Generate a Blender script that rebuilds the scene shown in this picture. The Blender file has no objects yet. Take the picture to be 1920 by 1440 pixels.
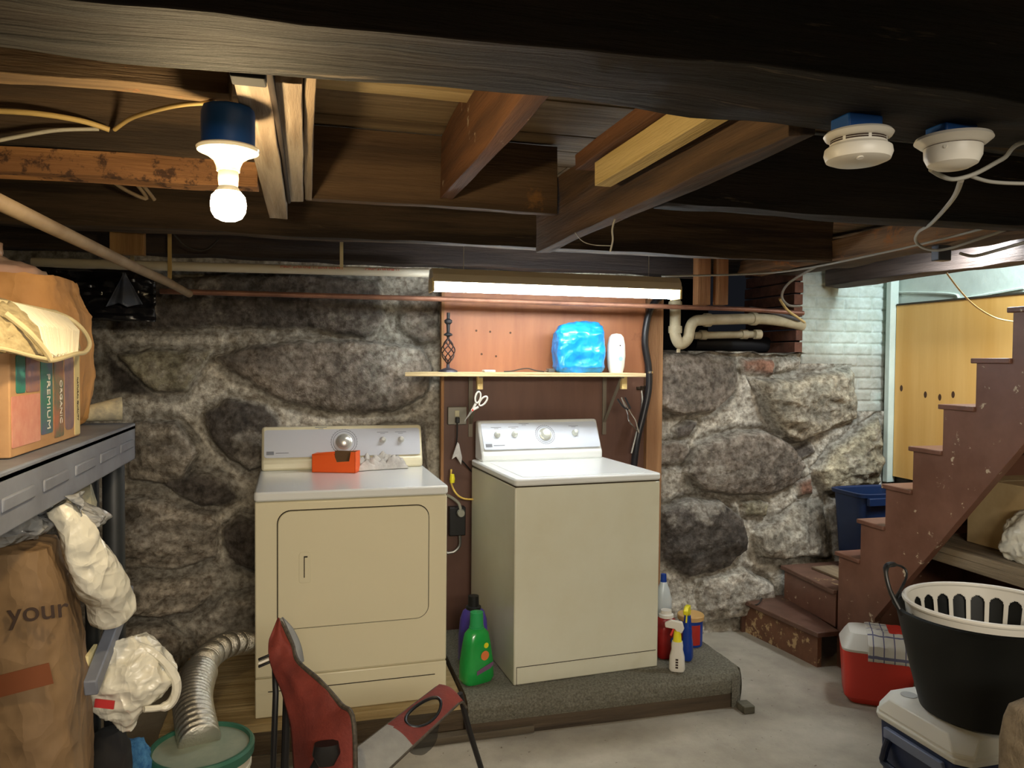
import bpy, math, random
import numpy as np
from mathutils import Vector, Matrix, noise
random.seed(7)
PI = math.pi
sc = bpy.context.scene
COL = sc.collection
# ------------------------------------------------------------------ camera
FPX = 1430.0
YAW, PITCH, ROLL = math.radians(15.15), math.radians(-1.68), math.radians(0.46)
CAM = Vector((0, 0, 1.6))
fwd = Vector((math.sin(YAW)*math.cos(PITCH), math.cos(YAW)*math.cos(PITCH), math.sin(PITCH)))
r0 = Vector((math.cos(YAW), -math.sin(YAW), 0)); u0 = r0.cross(fwd)
rgt = r0*math.cos(ROLL) + u0*math.sin(ROLL); upv = -r0*math.sin(ROLL) + u0*math.cos(ROLL)
cd = bpy.data.cameras.new('camera'); cam = bpy.data.objects.new('camera', cd); COL.objects.link(cam)
cd.sensor_width = 36; cd.lens = FPX/1920*36; cd.clip_start = 0.05; cd.clip_end = 60
cam.matrix_world = Matrix(((rgt.x, upv.x, -fwd.x, CAM.x), (rgt.y, upv.y, -fwd.y, CAM.y), (rgt.z, upv.z, -fwd.z, CAM.z), (0, 0, 0, 1)))
sc.camera = cam
# ------------------------------------------------------------------ world, exposure
w = bpy.data.worlds.new('world'); sc.world = w; w.use_nodes = True
w.node_tree.nodes['Background'].inputs[0].default_value = (0.02, 0.022, 0.028, 1)
w.node_tree.nodes['Background'].inputs[1].default_value = 0.3
sc.view_settings.view_transform = 'Standard'; sc.view_settings.look = 'None'
sc.view_settings.gamma = 1; sc.view_settings.use_curve_mapping = False
sc.view_settings.exposure = 0.10
TUBE_E, BULB_E = 37.0, 420.0
# daylight coming down the stairwell on the right, plus two added fill lights, one of them far behind
def area(name, loc, target, sx, sy, power, colr):
    l = bpy.data.lights.new(name, 'AREA'); l.shape = 'RECTANGLE'; l.size = sx; l.size_y = sy; l.energy = power; l.color = colr
    o = bpy.data.objects.new(name, l); COL.objects.link(o); o.location = loc
    o.rotation_euler = (Vector(target)-Vector(loc)).to_track_quat('-Z', 'Y').to_euler()
area('stairwell_daylight', (3.24, 2.55, 2.62), (3.40, 3.8, 1.5), 0.35, 0.7, 41, (0.80, 0.95, 1.0))
area('fill_behind_camera', (0.6, -1.5, 2.12), (1.0, 3.2, 1.2), 1.6, 0.25, 78, (1.0, 0.90, 0.74))  # added fill from behind the camera, no known lamp there
area('stair_foot_fill', (2.96, 2.9, 2.21), (2.70, 3.1, 0.3), 0.14, 0.5, 26, (0.92, 0.98, 1.0))  # added fill hidden between the timbers, brightens the floor and wall by the stairs

# pixel + known plane / depth -> place in the room
def _ray(x, y): return fwd*FPX + rgt*(x-960) - upv*(y-720)
def _on(ax, x, y, v):
    d = _ray(x, y); return CAM + d*((v-CAM[ax])/d[ax])
def onx(x, y, v): return _on(0, x, y, v)
def ony(x, y, v): return _on(1, x, y, v)
def onz(x, y, v): return _on(2, x, y, v)
def atd(x, y, d): return CAM + _ray(x, y)*(d/FPX)

# ------------------------------------------------------------------ materials
def lin(c): return tuple((v/255/12.92 if v/255 <= .04045 else ((v/255+.055)/1.055)**2.4) for v in c)
MATS = {}
def mat(name, c, c2=None, rough=.6, metal=0, ns=6., st=(1, 1, 1), bump=0., bs=None, lo=.35, hi=.65, det=6, c3=None, s3=1.2, lo3=.55, hi3=.62, c3mp=False,
        trans=0, alpha=1, emit=None, es=0, attr=None, spec=.5, coat=0, sub=0, vor=None):
    if name in MATS: return MATS[name]
    m = bpy.data.materials.new(name); m.use_nodes = True; nt = m.node_tree; N = nt.nodes; L = nt.links
    b = N['Principled BSDF']
    b.inputs['Roughness'].default_value = rough; b.inputs['Metallic'].default_value = metal
    b.inputs['Specular IOR Level'].default_value = spec
    b.inputs['Coat Weight'].default_value = coat
    if trans: b.inputs['Transmission Weight'].default_value = trans
    if sub: b.inputs['Subsurface Weight'].default_value = sub; b.inputs['Subsurface Scale'].default_value = .02
    if alpha < 1: b.inputs['Alpha'].default_value = alpha
    if emit: b.inputs['Emission Color'].default_value = (*emit, 1); b.inputs['Emission Strength'].default_value = es
    tc = N.new('ShaderNodeTexCoord'); mp = N.new('ShaderNodeMapping'); mp.inputs['Scale'].default_value = st
    L.new(tc.outputs['Object'], mp.inputs['Vector'])
    base = lin(c)
    src = None
    if attr:
        a = N.new('ShaderNodeAttribute'); a.attribute_name = attr; src = a.outputs['Color']
    if c2 is not None or attr:
        nz = N.new('ShaderNodeTexNoise'); nz.inputs['Scale'].default_value = ns; nz.inputs['Detail'].default_value = det; nz.inputs['Roughness'].default_value = .62
        L.new(mp.outputs[0], nz.inputs['Vector'])
        mr = N.new('ShaderNodeMapRange'); mr.inputs[1].default_value = lo; mr.inputs[2].default_value = hi
        L.new(nz.outputs['Fac'], mr.inputs[0])
        mx = N.new('ShaderNodeMix'); mx.data_type = 'RGBA'
        if attr: mx.blend_type = 'MULTIPLY'
        L.new(mr.outputs[0], mx.inputs[0])
        if src: L.new(src, mx.inputs[6])
        else: mx.inputs[6].default_value = (*base, 1)
        mx.inputs[7].default_value = (*lin(c2 or c), 1)
        out = mx.outputs[2]
        if c3 is not None:
            n3 = N.new('ShaderNodeTexNoise'); n3.inputs['Scale'].default_value = s3; n3.inputs['Detail'].default_value = 8; n3.inputs['Roughness'].default_value = .7
            L.new(mp.outputs[0] if c3mp else tc.outputs['Object'], n3.inputs['Vector'])
            m3 = N.new('ShaderNodeMapRange'); m3.inputs[1].default_value = lo3; m3.inputs[2].default_value = hi3; L.new(n3.outputs['Fac'], m3.inputs[0])
            x3 = N.new('ShaderNodeMix'); x3.data_type = 'RGBA'; L.new(m3.outputs[0], x3.inputs[0]); L.new(out, x3.inputs[6]); x3.inputs[7].default_value = (*lin(c3), 1)
            out = x3.outputs[2]
        L.new(out, b.inputs['Base Color'])
    else: b.inputs['Base Color'].default_value = (*base, 1)
    if bump:
        nb = N.new('ShaderNodeTexNoise'); nb.inputs['Scale'].default_value = bs or ns*2; nb.inputs['Detail'].default_value = 8; nb.inputs['Roughness'].default_value = .65
        L.new(mp.outputs[0], nb.inputs['Vector'])
        bp = N.new('ShaderNodeBump'); bp.inputs['Strength'].default_value = bump; bp.inputs['Distance'].default_value = .02
        L.new(nb.outputs['Fac'], bp.inputs['Height']); L.new(bp.outputs[0], b.inputs['Normal'])
    if vor:
        nd = N.new('ShaderNodeTexNoise'); nd.inputs['Scale'].default_value = vor[0]*.6; nd.inputs['Detail'].default_value = 3; L.new(tc.outputs['Object'], nd.inputs['Vector'])
        ad = N.new('ShaderNodeVectorMath'); ad.operation = 'MULTIPLY_ADD'; L.new(nd.outputs['Color'], ad.inputs[0]); ad.inputs[1].default_value = (.25, .25, .25); L.new(mp.outputs[0], ad.inputs[2])
        v1 = N.new('ShaderNodeTexVoronoi'); v1.inputs['Scale'].default_value = vor[0]; L.new(ad.outputs[0], v1.inputs['Vector'])
        v2 = N.new('ShaderNodeTexVoronoi'); v2.inputs['Scale'].default_value = vor[0]*2.7; L.new(ad.outputs[0], v2.inputs['Vector'])
        ma = N.new('ShaderNodeMath'); ma.operation = 'MULTIPLY_ADD'; L.new(v2.outputs['Distance'], ma.inputs[0]); ma.inputs[1].default_value = .35; L.new(v1.outputs['Distance'], ma.inputs[2])
        bp = N.new('ShaderNodeBump'); bp.inputs['Strength'].default_value = vor[1]; bp.inputs['Distance'].default_value = .03
        L.new(ma.outputs[0], bp.inputs['Height']); L.new(bp.outputs[0], b.inputs['Normal'])
    MATS[name] = m; return m

SX, SY, SZ = (.06, 1, 1), (1, .06, 1), (1, 1, .06)
stone = mat('fieldstone', (255, 255, 255), (158, 150, 142), rough=.95, ns=34, bump=.9, bs=40, attr='Col', lo=.36, hi=.66)
concrete = mat('cellar_concrete', (184, 176, 160), (156, 148, 134), rough=.93, ns=3, bump=.25, bs=60, c3=(108, 98, 84), s3=36, lo3=.645, hi3=.67)
def wood(n, a, b, st, **k): return mat(n, a, b, rough=.82, ns=14, st=st, bump=.7, bs=26, lo=.4, hi=.6, **k)
oldX = wood('old_timber_x', (96, 78, 60), (48, 38, 30), SX, c3=(140, 120, 98), s3=30, lo3=.64, hi3=.74, c3mp=True)
oldY = wood('old_timber_y', (112, 86, 62), (62, 48, 36), SY, c3=(144, 122, 98), s3=30, lo3=.66, hi3=.76, c3mp=True)
blackX = wood('charred_timber_x', (42, 33, 27), (14, 11, 10), SX, c3=(112, 98, 82), s3=34, lo3=.63, hi3=.72, c3mp=True)
dustY = wood('dusty_timber_y', (150, 132, 110), (104, 90, 74), SY)
barkX = wood('orange_timber_x', (178, 130, 84), (126, 88, 56), SX, c3=(66, 42, 28), s3=22, lo3=.53, hi3=.60)
barkY = wood('orange_timber_y', (150, 116, 84), (92, 70, 52), SY, c3=(170, 112, 64), s3=7, lo3=.55, hi3=.62)
tanX = wood('ceiling_board', (160, 138, 106), (122, 102, 76), SX, c3=(84, 64, 42), s3=3, lo3=.56, hi3=.7)
paleX = wood('pale_board_x', (206, 182, 134), (178, 152, 104), SX)
paleY = wood('pale_board_y', (224, 198, 136), (204, 176, 112), SY)
redY = wood('reddish_joist', (122, 82, 52), (84, 56, 38), SY, c3=(178, 160, 138), s3=9, lo3=.64, hi3=.68)
whiteY = wood('whitewashed_y', (190, 176, 156), (130, 112, 92), SY)
plyred = mat('reddish_plywood', (176, 116, 78), (148, 92, 64), rough=.5, ns=5, st=(1, 1, .12), bump=.05, c3=(120, 72, 52), s3=5, lo3=.62, hi3=.75)
plyyel = mat('yellow_plywood', (240, 190, 112), (226, 170, 88), rough=.55, ns=7, st=(1, 1, .07), bump=.04)
stud = wood('brown_stud', (168, 124, 84), (138, 98, 64), SZ)
knot = mat('knot_brown', (78, 48, 24), rough=.7)
pinew = wood('pine_wood', (214, 192, 148), (196, 170, 120), SX)
pinez = wood('pine_wood_z', (206, 178, 116), (188, 158, 100), SZ)
whitepaint = mat('mint_white_paint', (214, 226, 216), (196, 208, 198), rough=.7, ns=4, bump=.2, bs=12, c3=(156, 150, 138), s3=9, lo3=.68, hi3=.72)
stairpaint = mat('brown_stair_paint', (128, 90, 74), (110, 74, 58), rough=.42, ns=5, bump=.06, c3=(205, 190, 165), s3=15, lo3=.635, hi3=.645)
stepwood = mat('worn_brown_step', (116, 84, 70), (92, 64, 50), rough=.5, ns=5, bump=.15, c3=(186, 156, 112), s3=6, lo3=.60, hi3=.64)
enamel = mat('bisque_enamel', (228, 219, 188), rough=.28, coat=.25)
enamel_w = mat('washer_enamel', (222, 221, 202), (212, 208, 184), rough=.3, ns=1.5, coat=.2)
lidwhite = mat('lid_white', (232, 234, 232), rough=.25, coat=.3)
panelgrey = mat('console_silver', (196, 198, 206), rough=.35, metal=.15)
gap = mat('panel_gap', (58, 50, 36), rough=.9)
chrome = mat('chrome', (225, 225, 225), rough=.12, metal=1)
pearl = mat('pearl_knob', (214, 216, 204), rough=.25, metal=.3)
printg = mat('print_grey', (120, 122, 130), rough=.6)
blackp = mat('black_plastic', (22, 22, 24), rough=.4)
rubber = mat('black_rubber_hose', (30, 30, 34), rough=.38)
whitep = mat('white_plastic', (226, 222, 212), rough=.4)
creamp = mat('aged_pvc', (206, 196, 166), (176, 162, 130), rough=.55, ns=9)
steel = mat('galvanised_steel', (150, 150, 146), rough=.4, metal=.8)
copper = mat('copper_pipe', (158, 112, 90), (126, 88, 72), rough=.5, metal=.35, ns=8)
greypipe = mat('painted_pipe', (170, 150, 124), (140, 120, 96), rough=.6, ns=6)
iron = mat('cast_iron', (28, 28, 32), rough=.6)
foil = mat('duct_foil', (208, 204, 192), rough=.3, metal=.9, bump=.3, bs=60)
carpet = mat('grey_carpet', (158, 154, 138), (112, 108, 94), rough=1, ns=110, bump=.9, bs=160, c3=(150, 150, 138), s3=60, lo3=.62, hi3=.7)
kraft = mat('kraft_paper', (206, 154, 94), (184, 132, 78), rough=.75, ns=4, vor=(7, .55), st=(1, 1, .45))
kraftd = mat('kraft_paper_dark', (144, 116, 82), (112, 88, 62), rough=.75, ns=4, vor=(7, .8), st=(1, 1, .4))
card = mat('cardboard', (196, 156, 112), (180, 138, 96), rough=.85, ns=8)
shelfgrey = mat('grey_resin', (128, 134, 148), (108, 112, 124), rough=.5, ns=5)
postdark = mat('dark_resin_post', (34, 38, 42), rough=.5)
plasbag = mat('thin_white_plastic', (226, 222, 206), rough=.32, spec=.6, vor=(9, .7), st=(1, 1, .5))
clearbag = mat('grey_clear_plastic', (196, 198, 200), rough=.18, trans=.35, alpha=.8, vor=(12, .9))
bluebag = mat('blue_plastic', (16, 128, 222), (36, 156, 236), rough=.28, ns=9, spec=.7, vor=(7, .6), st=(1, 1, .8))
bucketgreen = mat('green_lid', (52, 104, 84), rough=.45)
lidtop = mat('dusty_lid', (120, 136, 120), (150, 156, 138), rough=.6, ns=6)
red = mat('red_plastic', (226, 66, 52), rough=.4)
navy = mat('navy_plastic', (22, 38, 78), rough=.42)
binblue = mat('bin_blue', (20, 44, 84), (17, 38, 74), rough=.45, ns=3)
chairred = mat('red_canvas', (132, 54, 44), (102, 40, 34), rough=.75, ns=8, bump=.25, bs=90)
chairgrey = mat('grey_canvas', (150, 150, 146), (124, 124, 122), rough=.7, ns=8, bump=.3, bs=90)
trimg = mat('chair_trim', (86, 78, 66), (52, 46, 40), rough=.7, ns=90)
orange = mat('orange_card', (244, 96, 22), rough=.45)
yellow = mat('yellow_plastic', (238, 226, 40), rough=.4)
green = mat('green_plastic', (36, 168, 74), (30, 150, 64), rough=.25, coat=.3)
purple = mat('purple_plastic', (84, 68, 168), rough=.35)
jugred = mat('jug_red', (150, 24, 22), rough=.35)
blueb = mat('bottle_blue', (24, 62, 150), rough=.3)
tanlid = mat('tan_lid', (204, 164, 104), rough=.5)
ragm = mat('grey_cloth', (206, 202, 196), (168, 162, 156), rough=.9, ns=14, bump=.3)
glow_tube = mat('tube_glow', (255, 255, 255), emit=(.90, .97, 1.0), es=TUBE_E)
glow_bulb = mat('bulb_glow', (255, 255, 255), emit=(1.0, .76, .42), es=BULB_E)
porcelain = mat('porcelain', (236, 228, 206), rough=.25, coat=.4)
boxblue = mat('blue_box_plastic', (20, 84, 160), rough=.5)
cream_wire = mat('cream_cable', (210, 182, 120), rough=.5)
grey_wire = mat('grey_cable', (170, 168, 160), rough=.5)
dark_wire = mat('dark_cable', (52, 48, 44), rough=.6)
furblue = mat('blue_fluff', (96, 160, 206), (60, 120, 176), rough=1, ns=60, bump=.8, bs=90)
bandred = mat('print_red', (190, 50, 50), rough=.6)
inkd = mat('print_dark', (60, 44, 36), rough=.8)
brickred = mat('old_brick', (128, 84, 66), (92, 62, 50), rough=.9, ns=16, bump=.4)

# ------------------------------------------------------------------ mesh helper
WM = {}
class M:
    def __init__(s): s.v = []; s.f = []; s.mi = []
    def add(s, vs, fs, mi=0):
        o = len(s.v); s.v += [Vector(p) for p in vs]; s.f += [tuple(i+o for i in f) for f in fs]; s.mi += [mi]*len(fs); return s
    def box(s, x0, x1, y0, y1, z0, z1, mi=0):
        return s.add([(x0, y0, z0), (x1, y0, z0), (x1, y1, z0), (x0, y1, z0), (x0, y0, z1), (x1, y0, z1), (x1, y1, z1), (x0, y1, z1)],
                     [(0, 3, 2, 1), (4, 5, 6, 7), (0, 1, 5, 4), (1, 2, 6, 5), (2, 3, 7, 6), (3, 0, 4, 7)], mi)
    def hexa(s, p, mi=0):   # 8 points, bottom ring then top ring
        return s.add(p, [(0, 3, 2, 1), (4, 5, 6, 7), (0, 1, 5, 4), (1, 2, 6, 5), (2, 3, 7, 6), (3, 0, 4, 7)], mi)
    def bar(s, a, b, wd, hh, mi=0, up=(0, 0, 1)):
        a = Vector(a); b = Vector(b); d = (b-a).normalized(); up = Vector(up)
        sd = d.cross(up).normalized(); u = sd.cross(d).normalized(); p = []
        for q in (a, b): p += [q-sd*wd/2-u*hh/2, q+sd*wd/2-u*hh/2, q+sd*wd/2+u*hh/2, q-sd*wd/2+u*hh/2]
        return s.add(p, [(0, 1, 2, 3), (7, 6, 5, 4), (0, 4, 5, 1), (1, 5, 6, 2), (2, 6, 7, 3), (3, 7, 4, 0)], mi)
    def rings(s, rs, cap0=True, cap1=True, mi=0):
        n = len(rs[0]); o = len(s.v)
        for r in rs: s.v += [Vector(p) for p in r]
        for k in range(len(rs)-1):
            for i in range(n):
                j = (i+1) % n; s.f.append((o+k*n+i, o+k*n+j, o+(k+1)*n+j, o+(k+1)*n+i)); s.mi.append(mi)
        if cap0: s.f.append(tuple(o+i for i in reversed(range(n)))); s.mi.append(mi)
        if cap1: s.f.append(tuple(o+(len(rs)-1)*n+i for i in range(n))); s.mi.append(mi)
        return s
    def tube(s, pts, r, n=10, mi=0, smooth=0, caps=True):
        pts = [Vector(p) for p in pts]
        if smooth: pts = catmull(pts, smooth)
        N = len(pts); rr = r if isinstance(r, (list, tuple)) else [r]*N
        if len(rr) != N: rr = [rr[min(len(rr)-1, int(i*len(rr)/N))] for i in range(N)]
        t0 = (pts[1]-pts[0]).normalized(); nrm = t0.orthogonal().normalized(); rs = []
        for i, p in enumerate(pts):
            t = (pts[min(i+1, N-1)]-pts[max(i-1, 0)]).normalized()
            nrm = (nrm - t*nrm.dot(t)).normalized(); b = t.cross(nrm)
            rs.append([p+(nrm*math.cos(2*PI*k/n)+b*math.sin(2*PI*k/n))*rr[i] for k in range(n)])
        return s.rings(rs, caps, caps, mi)
    def lathe(s, prof, c=(0, 0, 0), n=32, mi=0, axis=(0, 0, 1), cap0=True, cap1=True):
        ax = Vector(axis).normalized(); u = ax.orthogonal().normalized() if abs(ax.z) < .99 else Vector((1, 0, 0)); v = ax.cross(u); c = Vector(c)
        return s.rings([[c+ax*z+(u*math.cos(2*PI*k/n)+v*math.sin(2*PI*k/n))*r for k in range(n)] for r, z in prof], cap0, cap1, mi)
    def loft(s, secs, n=48, cap0=True, cap1=True, mi=0):
        # secs: (cx, cy, z, rx, ry, exponent, rot)
        rs = []
        for cx, cy, z, rx, ry, e, ro in secs:
            ring = []
            for k in range(n):
                a = 2*PI*k/n; ca, sa = math.cos(a), math.sin(a)
                x = rx*math.copysign(abs(ca)**(2/e), ca); y = ry*math.copysign(abs(sa)**(2/e), sa)
                ring.append((cx+x*math.cos(ro)-y*math.sin(ro), cy+x*math.sin(ro)+y*math.cos(ro), z))
            rs.append(ring)
        return s.rings(rs, cap0, cap1, mi)
    def prism(s, poly, o, ux, uy, d, mi=0):   # polygon (list of (a,b)) in plane o,ux,uy extruded by vector d
        o = Vector(o); ux = Vector(ux); uy = Vector(uy); d = Vector(d)
        return s.rings([[o+ux*a+uy*b for a, b in poly], [o+ux*a+uy*b+d for a, b in poly]], mi=mi)
    def grid(s, fn, nu, nv, mi=0, skip=None):
        o = len(s.v)
        for j in range(nv+1):
            for i in range(nu+1): s.v.append(Vector(fn(i/nu, j/nv)))
        for j in range(nv):
            for i in range(nu):
                if skip and skip((i+.5)/nu, (j+.5)/nv): continue
                a = o+j*(nu+1)+i; s.f.append((a, a+1, a+nu+2, a+nu+1)); s.mi.append(mi)
        return s
    def build(s, name, mats, parent=None, smooth=35, bevel=0, local=False, solid=0, crump=None, subs=0, origin=None):
        if not isinstance(mats, (list, tuple)): mats = [mats]
        me = bpy.data.meshes.new(name)
        if parent is None:
            xs = [p.x for p in s.v]; ys = [p.y for p in s.v]; zs = [p.z for p in s.v]
            wm = Matrix.Translation(origin or ((min(xs)+max(xs))/2, (min(ys)+max(ys))/2, min(zs)))
        else: wm = WM[parent.name]
        inv = wm.inverted()
        vs = s.v if (local and parent is not None) else [inv@p for p in s.v]
        me.from_pydata([tuple(p) for p in vs], [], s.f)
        for m in mats: me.materials.append(m)
        if len(mats) > 1: me.polygons.foreach_set('material_index', s.mi)
        me.validate(); me.update()
        o = bpy.data.objects.new(name, me); COL.objects.link(o)
        if parent is None: o.matrix_world = wm
        else: o.parent = parent
        WM[o.name] = wm
        if subs:
            md = o.modifiers.new('s', 'SUBSURF'); md.levels = subs; md.render_levels = subs
        if crump:
            if subs:
                dg = bpy.context.evaluated_depsgraph_get(); dg.update(); nm = bpy.data.meshes.new_from_object(o.evaluated_get(dg)); o.modifiers.clear(); o.data = nm; me = nm
            amp, scl, seed = crump[:3]; ridg = len(crump) < 4
            co = np.empty(len(me.vertices)*3); me.vertices.foreach_get('co', co); nr = [v.normal.copy() for v in me.vertices]
            off = Vector((seed*3.1, seed*1.7, seed*2.3))
            for i, v in enumerate(me.vertices):
                p = v.co*scl+off
                if ridg: h = noise.ridged_multi_fractal(p, .9, 2.1, 4, 1.0, 2.0)-1.1
                else: h = noise.fractal(p, .8, 2.0, 5)
                v.co = v.co + nr[i]*amp*h
            me.update()
        if solid:
            md = o.modifiers.new('t', 'SOLIDIFY'); md.thickness = solid; md.offset = 0
        if bevel:
            md = o.modifiers.new('b', 'BEVEL'); md.width = bevel; md.segments = 2; md.limit_method = 'ANGLE'; md.angle_limit = math.radians(40)
        if smooth:
            me.shade_smooth(); me.set_sharp_from_angle(angle=math.radians(smooth))
        return o
def catmull(P, k):
    out = []; n = len(P)
    for i in range(n-1):
        a, b, c, d = P[max(i-1, 0)], P[i], P[i+1], P[min(i+2, n-1)]
        for j in range(k):
            t = j/k
            out.append(.5*((2*b)+(c-a)*t+(2*a-5*b+4*c-d)*t*t+(3*b-a-3*c+d)*t**3))
    out.append(P[-1].copy()); return out
def tag(o, label=None, cat=None, group=None, kind=None):
    if label: o['label'] = label
    if cat: o['category'] = cat
    if group: o['group'] = group
    if kind: o['kind'] = kind
    return o
def thing(name, label, cat, loc=(0, 0, 0), rz=0, group=None):
    o = bpy.data.objects.new(name, None); COL.objects.link(o); o.empty_display_size = .05
    o.location = loc; o.rotation_euler = (0, 0, rz); WM[o.name] = Matrix.Translation(loc)@Matrix.Rotation(rz, 4, 'Z')
    return tag(o, label, cat, group)
def text(name, s, o, ux, uy, size, m, parent, ext=.0004, sy=1):
    cu = bpy.data.curves.new('t', 'FONT'); cu.body = s; cu.size = size; cu.extrude = ext; cu.align_x = 'CENTER'; cu.align_y = 'CENTER'
    to = bpy.data.objects.new('t', cu); COL.objects.link(to)
    dg = bpy.context.evaluated_depsgraph_get(); me = bpy.data.meshes.new_from_object(to.evaluated_get(dg))
    COL.objects.unlink(to); bpy.data.objects.remove(to)
    ux = Vector(ux).normalized(); uy = Vector(uy).normalized(); n = ux.cross(uy)
    inv = WM[parent.name].inverted()
    for v in me.vertices: v.co = inv@(Vector(o)+ux*v.co.x+uy*v.co.y*sy+n*(v.co.z+.0008))
    me.materials.clear(); me.materials.append(m)
    ob = bpy.data.objects.new(name, me); COL.objects.link(ob); ob.parent = parent; WM[ob.name] = WM[parent.name]; return ob

# numpy noise for the big height fields
def vn(x, y, seed):
    xi = np.floor(x).astype(np.int64); yi = np.floor(y).astype(np.int64); xf = x-xi; yf = y-yi
    def h(a, b):
        n = (a*374761393 + b*668265263 + seed*974711) & 0x7fffffff
        n = ((n ^ (n >> 13))*1274126177) & 0x7fffffff
        return ((n ^ (n >> 16)) & 0xffff)/65535.
    u = xf*xf*(3-2*xf); v = yf*yf*(3-2*yf)
    return (h(xi, yi)*(1-u)+h(xi+1, yi)*u)*(1-v)+(h(xi, yi+1)*(1-u)+h(xi+1, yi+1)*u)*v
def fbm(x, y, seed, o=5, g=.5):
    s = 0; a = 1; t = 0
    for i in range(o): s = s+a*vn(x*2**i+i*17.3, y*2**i+i*9.1, seed+i); t += a; a *= g
    return s/t-.5
def ridge(x, y, seed, o=4):
    s = 0; a = 1; t = 0
    for i in range(o): s = s+a*(1-np.abs(2*vn(x*2**i+5.2*i, y*2**i+3.3*i, seed+i)-1)); t += a; a *= .5
    return s/t
def heightfield(name, xs, zs, base_fn, H, Cc, mtl, keep, label=None, parent=None):
    nx, nz = len(xs), len(zs)
    X, Z = np.meshgrid(xs, zs); co = np.stack([X, base_fn-H, Z], -1).reshape(-1, 3)
    idx = np.arange(nx*nz).reshape(nz, nx)
    q = np.stack([idx[:-1, :-1], idx[:-1, 1:], idx[1:, 1:], idx[1:, :-1]], -1)[keep[:-1, :-1]].reshape(-1, 4)
    me = bpy.data.meshes.new(name); me.vertices.add(len(co)); me.loops.add(q.size); me.polygons.add(len(q))
    me.vertices.foreach_set('co', co.astype(np.float32).ravel()); me.loops.foreach_set('vertex_index', q.astype(np.int32).ravel())
    me.polygons.foreach_set('loop_start', np.arange(0, q.size, 4, dtype=np.int32)); me.update(calc_edges=True)
    ca = me.color_attributes.new('Col', 'FLOAT_COLOR', 'POINT')
    c4 = np.ones((nx*nz, 4), np.float32); c4[:, :3] = Cc.reshape(-1, 3); ca.data.foreach_set('color', c4.ravel())
    me.materials.append(mtl); me.shade_smooth()
    o = bpy.data.objects.new(name, me); COL.objects.link(o); WM[o.name] = Matrix.Identity(4)
    if parent: o.parent = parent
    return o
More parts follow.
